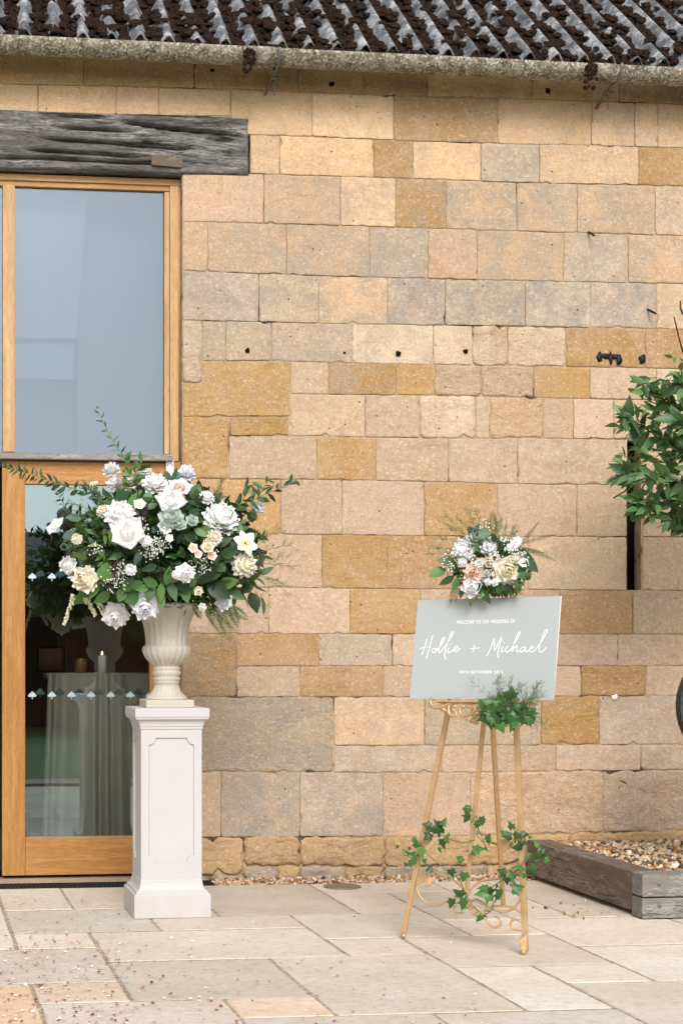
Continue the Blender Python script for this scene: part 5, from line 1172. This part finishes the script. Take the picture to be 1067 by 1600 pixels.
for (px, py, a, s, kd, t) in [(686, 893, 200, 30, 'oval', 'mid'), (700, 877, 170, 30, 'oval', 'dark'), (700, 906, 210, 28, 'oval', 'mid'), (712, 912, 250, 26, 'oval', 'mid'), (829, 881, 310, 30, 'oval', 'dark'), (820, 868, 330, 28, 'oval', 'dark'), (817, 899, 20, 24, 'oval', 'dark'), (808, 912, 290, 24, 'oval', 'dark'), (757, 930, 300, 28, 'oval', 'mid'), (722, 922, 250, 24, 'oval', 'dark'), (752, 918, 280, 24, 'round', 'dark'), (778, 918, 290, 22, 'oval', 'dark'), (735, 938, 260, 18, 'lance', 'fern'), (793, 918, 200, 22, 'oval', 'dark'), (746, 830, 90, 22, 'round', 'blue'), (738, 832, 130, 20, 'round', 'blue'), (755, 835, 50, 20, 'round', 'blue')]:
    P = sp(px, py, .055); f = RT * math.cos(R_(a)) + UP * math.sin(R_(a)) - FW * .15; leaf(spray, kd, t, P - f.normalized() * s * PX2 * .4, f, TOC(P) + rdir() * .5 + UP * .2, s * PX2)
fol = MB()
for k in range(620):
    a, r = rnd(0, 6.3), rnd(0, 1) ** .5; px, py = 766 + math.cos(a) * r * 58, 886 + math.sin(a) * r * 42
    P = sp(px, py, rnd(-.06, .055)); d = (P - TOPC).normalized(); t = random.choice(('dark', 'dark', 'mid', 'mid', 'light', 'blue', 'fern')); kd = random.choice(('lance', 'oval', 'round', 'lance'))
    V, F = LD[kd]; fol.add(V, F, IDX[t], frame(P, d + rdir() * .8, TOC(P) + rdir(), rnd(.018, .036)))
fol.build('foliage', MATS, spray, kind='stuff')
b = MB()
for (x0, y0, x1, y1, w) in [(806, 862, 843, 811, .011), (812, 850, 868, 833, .011), (812, 854, 868, 874, .013), (806, 858, 850, 862, .012)]:
    b = MB(); p = sp(x0, y0, .05); q = sp(x1, y1, .07); fern(b, p, q - p, TOC(p), (q - p).length, w, n=30, droop=.03); b.build('fern_frond', L_FERN, spray)
for (x0, y0, x1, y1, w) in [(770, 835, 769, 798, .022), (772, 838, 784, 808, .018), (768, 838, 757, 808, .018), (710, 915, 703, 942, .014), (716, 915, 711, 942, .012)]:
    b = MB(); p = sp(x0, y0, .03); q = sp(x1, y1, .03); fern(b, p, q - p, TOC(p) + rdir() * .3, (q - p).length, w, n=16, droop=.02); b.build('fern_frond', L_FERN, spray)
b = MB()
for (x0, y0, x1, y1) in [(740, 845, 692, 812), (735, 845, 700, 800), (742, 840, 716, 806), (748, 838, 730, 796), (752, 840, 745, 800), (730, 855, 690, 838), (725, 860, 682, 852), (722, 865, 672, 862), (715, 870, 685, 875), (735, 850, 705, 826), (785, 850, 790, 822), (792, 852, 802, 825), (798, 852, 806, 832), (780, 850, 776, 820), (745, 860, 738, 830), (750, 862, 758, 842), (800, 912, 812, 925)]:
    p = sp(x0, y0, .05); q = sp(x1, y1, .06); wisp(b, p, q - p, (q - p).length * 1.1, n=18, sub=.022, r=.0008)
b.build('feathery_fern', L_WISP, spray, kind='stuff')

# ------------------------------------------------------------------ raised bed of sleepers
bed = empty('raised_bed', G(1003, 1436), 'gravel-filled raised bed of weathered timber sleepers against the wall', 'raised bed')
bx = G(1003, 1437).x; by = G(1003, 1437).y; zt1 = .235
z_a = at(1003, 1366, by).z; z_m = at(1003, 1403, by).z
def sleeper(x0, x1, y0, y1, z0, z1, m, nm='sleeper'):
    o = MB().box((x0, y0, z0), (x1, y1, z1)).build(nm, m, bed, bevel=.005); return o
f1 = sleeper(bx, bx + 3.0, by, by + .10, z_m + .003, z_a, SLEEPX); sleeper(bx, bx + 3.0, by + .001, by + .10, .004, z_m - .003, SLEEPX)
sleeper(bx + .004, bx + .13, by + .106, -.16, .020, z_a - .004, SLEEPY); sleeper(bx + .006, bx + .09, by + .1015, by + .1055, .010, z_a - .01, DARK, 'joint_strip')
for (px, py) in ((1029, 1381), (1030, 1415)):
    c = at(px, py, by); b = MB(); b.tube([c + Vector((0, .002, 0)), c + Vector((0, -.004, 0))], [.009, .0075], 14); b.build('screw', ZINC, bed)
MB().box((bx + .13, by + .10, .02), (bx + 2.9, -.012, z_a - .05)).build('gravel_fill', plain('bed_fines', srgb(150, 122, 90, K), .95, var=.3, scale=60), bed)
pebbles('gravel', 5200, lambda: (bx + rnd(.14, 2.0), by + .11 + rnd(0, 1) * (-.02 - by - .11), z_a - .05 + rnd(0, .016)), .009, .021, bed, kind='stuff')
pebbles('loose_gravel', 16, lambda: (bx - rnd(.02, .35), by + rnd(0, .5), .006), .005, .010, kind='stuff')

# bay tree in the bed
tx, ty = wx(1150, -.85), -.85
tree = empty('bay_tree', (tx, ty, z_a - .04), 'glossy green bay tree with bare top twigs in the raised bed', 'tree')
base = Vector((tx, ty, z_a - .06)); tc = at(1108, 705, ty)
trunk = MB(); tp = catmull([base, base + Vector((.01, 0, .5)), Vector((tx - .03, ty, tc.z - .35)), Vector((tx - .05, ty, tc.z + .1)), Vector((tx - .02, ty, tc.z + .55))], 8); trunk.tube(tp, [.032 - .022 * i / len(tp) for i in range(len(tp))], 10)
trk = trunk.build('trunk', TWIG, tree)
def bough(pts, r=.008): P = catmull(pts, 6); MB().tube(P, [r * (1 - .65 * i / len(P)) for i in range(len(P))], 7).build('branch', TWIG, trk); return P
T = lambda px, py, dy=0.: at(px, py, ty + dy)
tips = []
for pts in [[(1135, 760, 0), (1090, 720, -.1), (1040, 690, -.12), (985, 655, -.15)], [(1130, 700, 0), (1080, 650, -.1), (1030, 615, -.1)], [(1135, 770, 0), (1085, 760, -.15), (1030, 745, -.2), (975, 740, -.2)], [(1135, 790, 0), (1095, 790, -.1), (1050, 785, -.15), (1000, 785, -.15)], [(1130, 650, 0), (1105, 600, .05), (1072, 565, .05), (1052, 495, 0)], [(1130, 690, 0), (1100, 640, -.2), (1062, 600, -.25)], [(1132, 740, 0), (1100, 690, -.25), (1060, 660, -.3)], [(1140, 760, 0), (1190, 710, -.1), (1240, 660, 0)], [(1140, 740, 0), (1180, 680, .2), (1200, 600, .2)], [(1135, 780, 0), (1090, 800, .1), (1060, 815, .1)],
            [(1130, 620, 0), (1100, 540, 0), (1066, 490, .0), (1062, 470, 0)]]:
    tips.append(bough([T(*p) for p in pts]))
MB().tube([T(985, 757, -.15), T(975, 768, -.17), T(958, 778, -.18)], .0035, 6).build('twig', TWIG, trk)
cnt = 0; lf = MB(); V_, F_ = LD['bay']
def bayleaf(p, f, s):
    global cnt
    up = UP * .6 + TOC(p) * .5 + rdir() * .7
    if cnt < 296 and at(1090, 700, ty) and (lambda px: px < 1075)(PPX + FPX * (p - CAM).dot(RT) / (p - CAM).dot(FW)): cnt += 1; leaf(tree, 'bay', 'bay', p, f, up, s)
    else: lf.add(V_, F_, 0, frame(p, f, up, s))
for i, P in enumerate(tips):
    n0_ = int(len(P) * (.22 if i not in (4, 10) else .2)); n1_ = len(P) if i not in (4, 10) else int(len(P) * (.62 if i == 4 else .1))
    for q in range(n0_, n1_):
        p = P[min(q, len(P) - 1)]; d = (P[min(q + 1, len(P) - 1)] - P[max(q - 1, 0)]).normalized()
        for k in range(3 if q < len(P) - 2 else 6):
            bayleaf(p + rdir() * .012, (d * .7 + rdir()).normalized(), rnd(.075, .11))
for k in range(880):
    d = rdir(); r = rnd(.2, 1) ** .5; p = Vector((tc.x + d.x * .44 * r + .05, ty + d.y * .38 * r, tc.z - .02 + d.z * .37 * r))
    if mnoise.noise(p * 7.) < -.12: continue
    c0 = p + rdir() * .02; dd = (d + rdir() * .8 + UP * .2).normalized()
    for q in range(2): bayleaf(c0 + dd * .012 * q, (dd + rdir() * .7).normalized(), rnd(.045, .078))
for (px, py, s) in [(975, 650, .05), (968, 664, .045), (985, 648, .05), (990, 660, .05), (1000, 612, .05), (1008, 600, .055), (1020, 592, .06), (1028, 598, .05), (998, 700, .05), (978, 715, .05), (972, 725, .04), (985, 735, .05), (1010, 790, .06), (1030, 800, .06), (1015, 805, .055), (1045, 815, .06), (1000, 795, .05), (1055, 560, .03), (1062, 580, .05)]:
    for q in range(3): bayleaf(T(px + rnd(-5, 5), py + rnd(-5, 5), rnd(-.2, -.1)), (RT * -.6 + rdir()).normalized(), s * rnd(1.2, 1.6))
lf.build('crown', L_BAY, tree, kind='stuff')

# round timber disc on a post, cut by the right edge of the picture
dc = at(1148, 1103, -1.0); disc = empty('round_sign', Vector((dc.x, dc.y, z_a - .04)), 'dark round weathered timber disc on a post at the right edge', 'sign')
b = MB(); rd = .272
P = [dc + Vector((0, y_, 0)) for y_ in (-.020, -.024, .024, .020)]; b.tube(P, [rd - .006, rd, rd, rd - .006], 48)
b.build('disc', plain('dark_timber', srgb(74, 72, 68, .8), .85, var=.35, scale=45, bump=.004), disc, smooth=False)
MB().box((dc.x - .03, dc.y + .026, z_a - .06), (dc.x + .03, dc.y + .07, dc.z + .05)).build('post', SLEEPY, disc, bevel=.003)

# ------------------------------------------------------------------ confetti petals on the paving
def confetti(name, m, n, sd):
    b = MB(); random.seed(sd)
    for k in range(n):
        if random.random() < .72: px, py = abs(random.gauss(0, 150)), 1400 + rnd(0, 1) ** .75 * 215
        else: px, py = rnd(0, 760), 1430 + rnd(0, 1) ** .6 * 185
        p = G(px, py, .003); s = rnd(.0035, .0085) if sd == 5 else rnd(.004, .009); a = rnd(0, 6.3); u = Vector((math.cos(a), math.sin(a), rnd(-.3, .3))); v = Vector((-math.sin(a), math.cos(a), rnd(-.3, .3)))
        q = p + Vector((0, 0, s * .35)); V = [q + (u * math.cos(t * 1.047) + v * .7 * math.sin(t * 1.047)) * s + Vector((0, 0, .25 * s * (t % 2))) for t in range(6)]
        b.add([q] + V, [(0, 1 + t, 1 + (t + 1) % 6) for t in range(6)])
    b.build(name, m, kind='stuff')
confetti('pink_petals', PETALP, 420, 5); confetti('white_petals', PETALW, 190, 6)
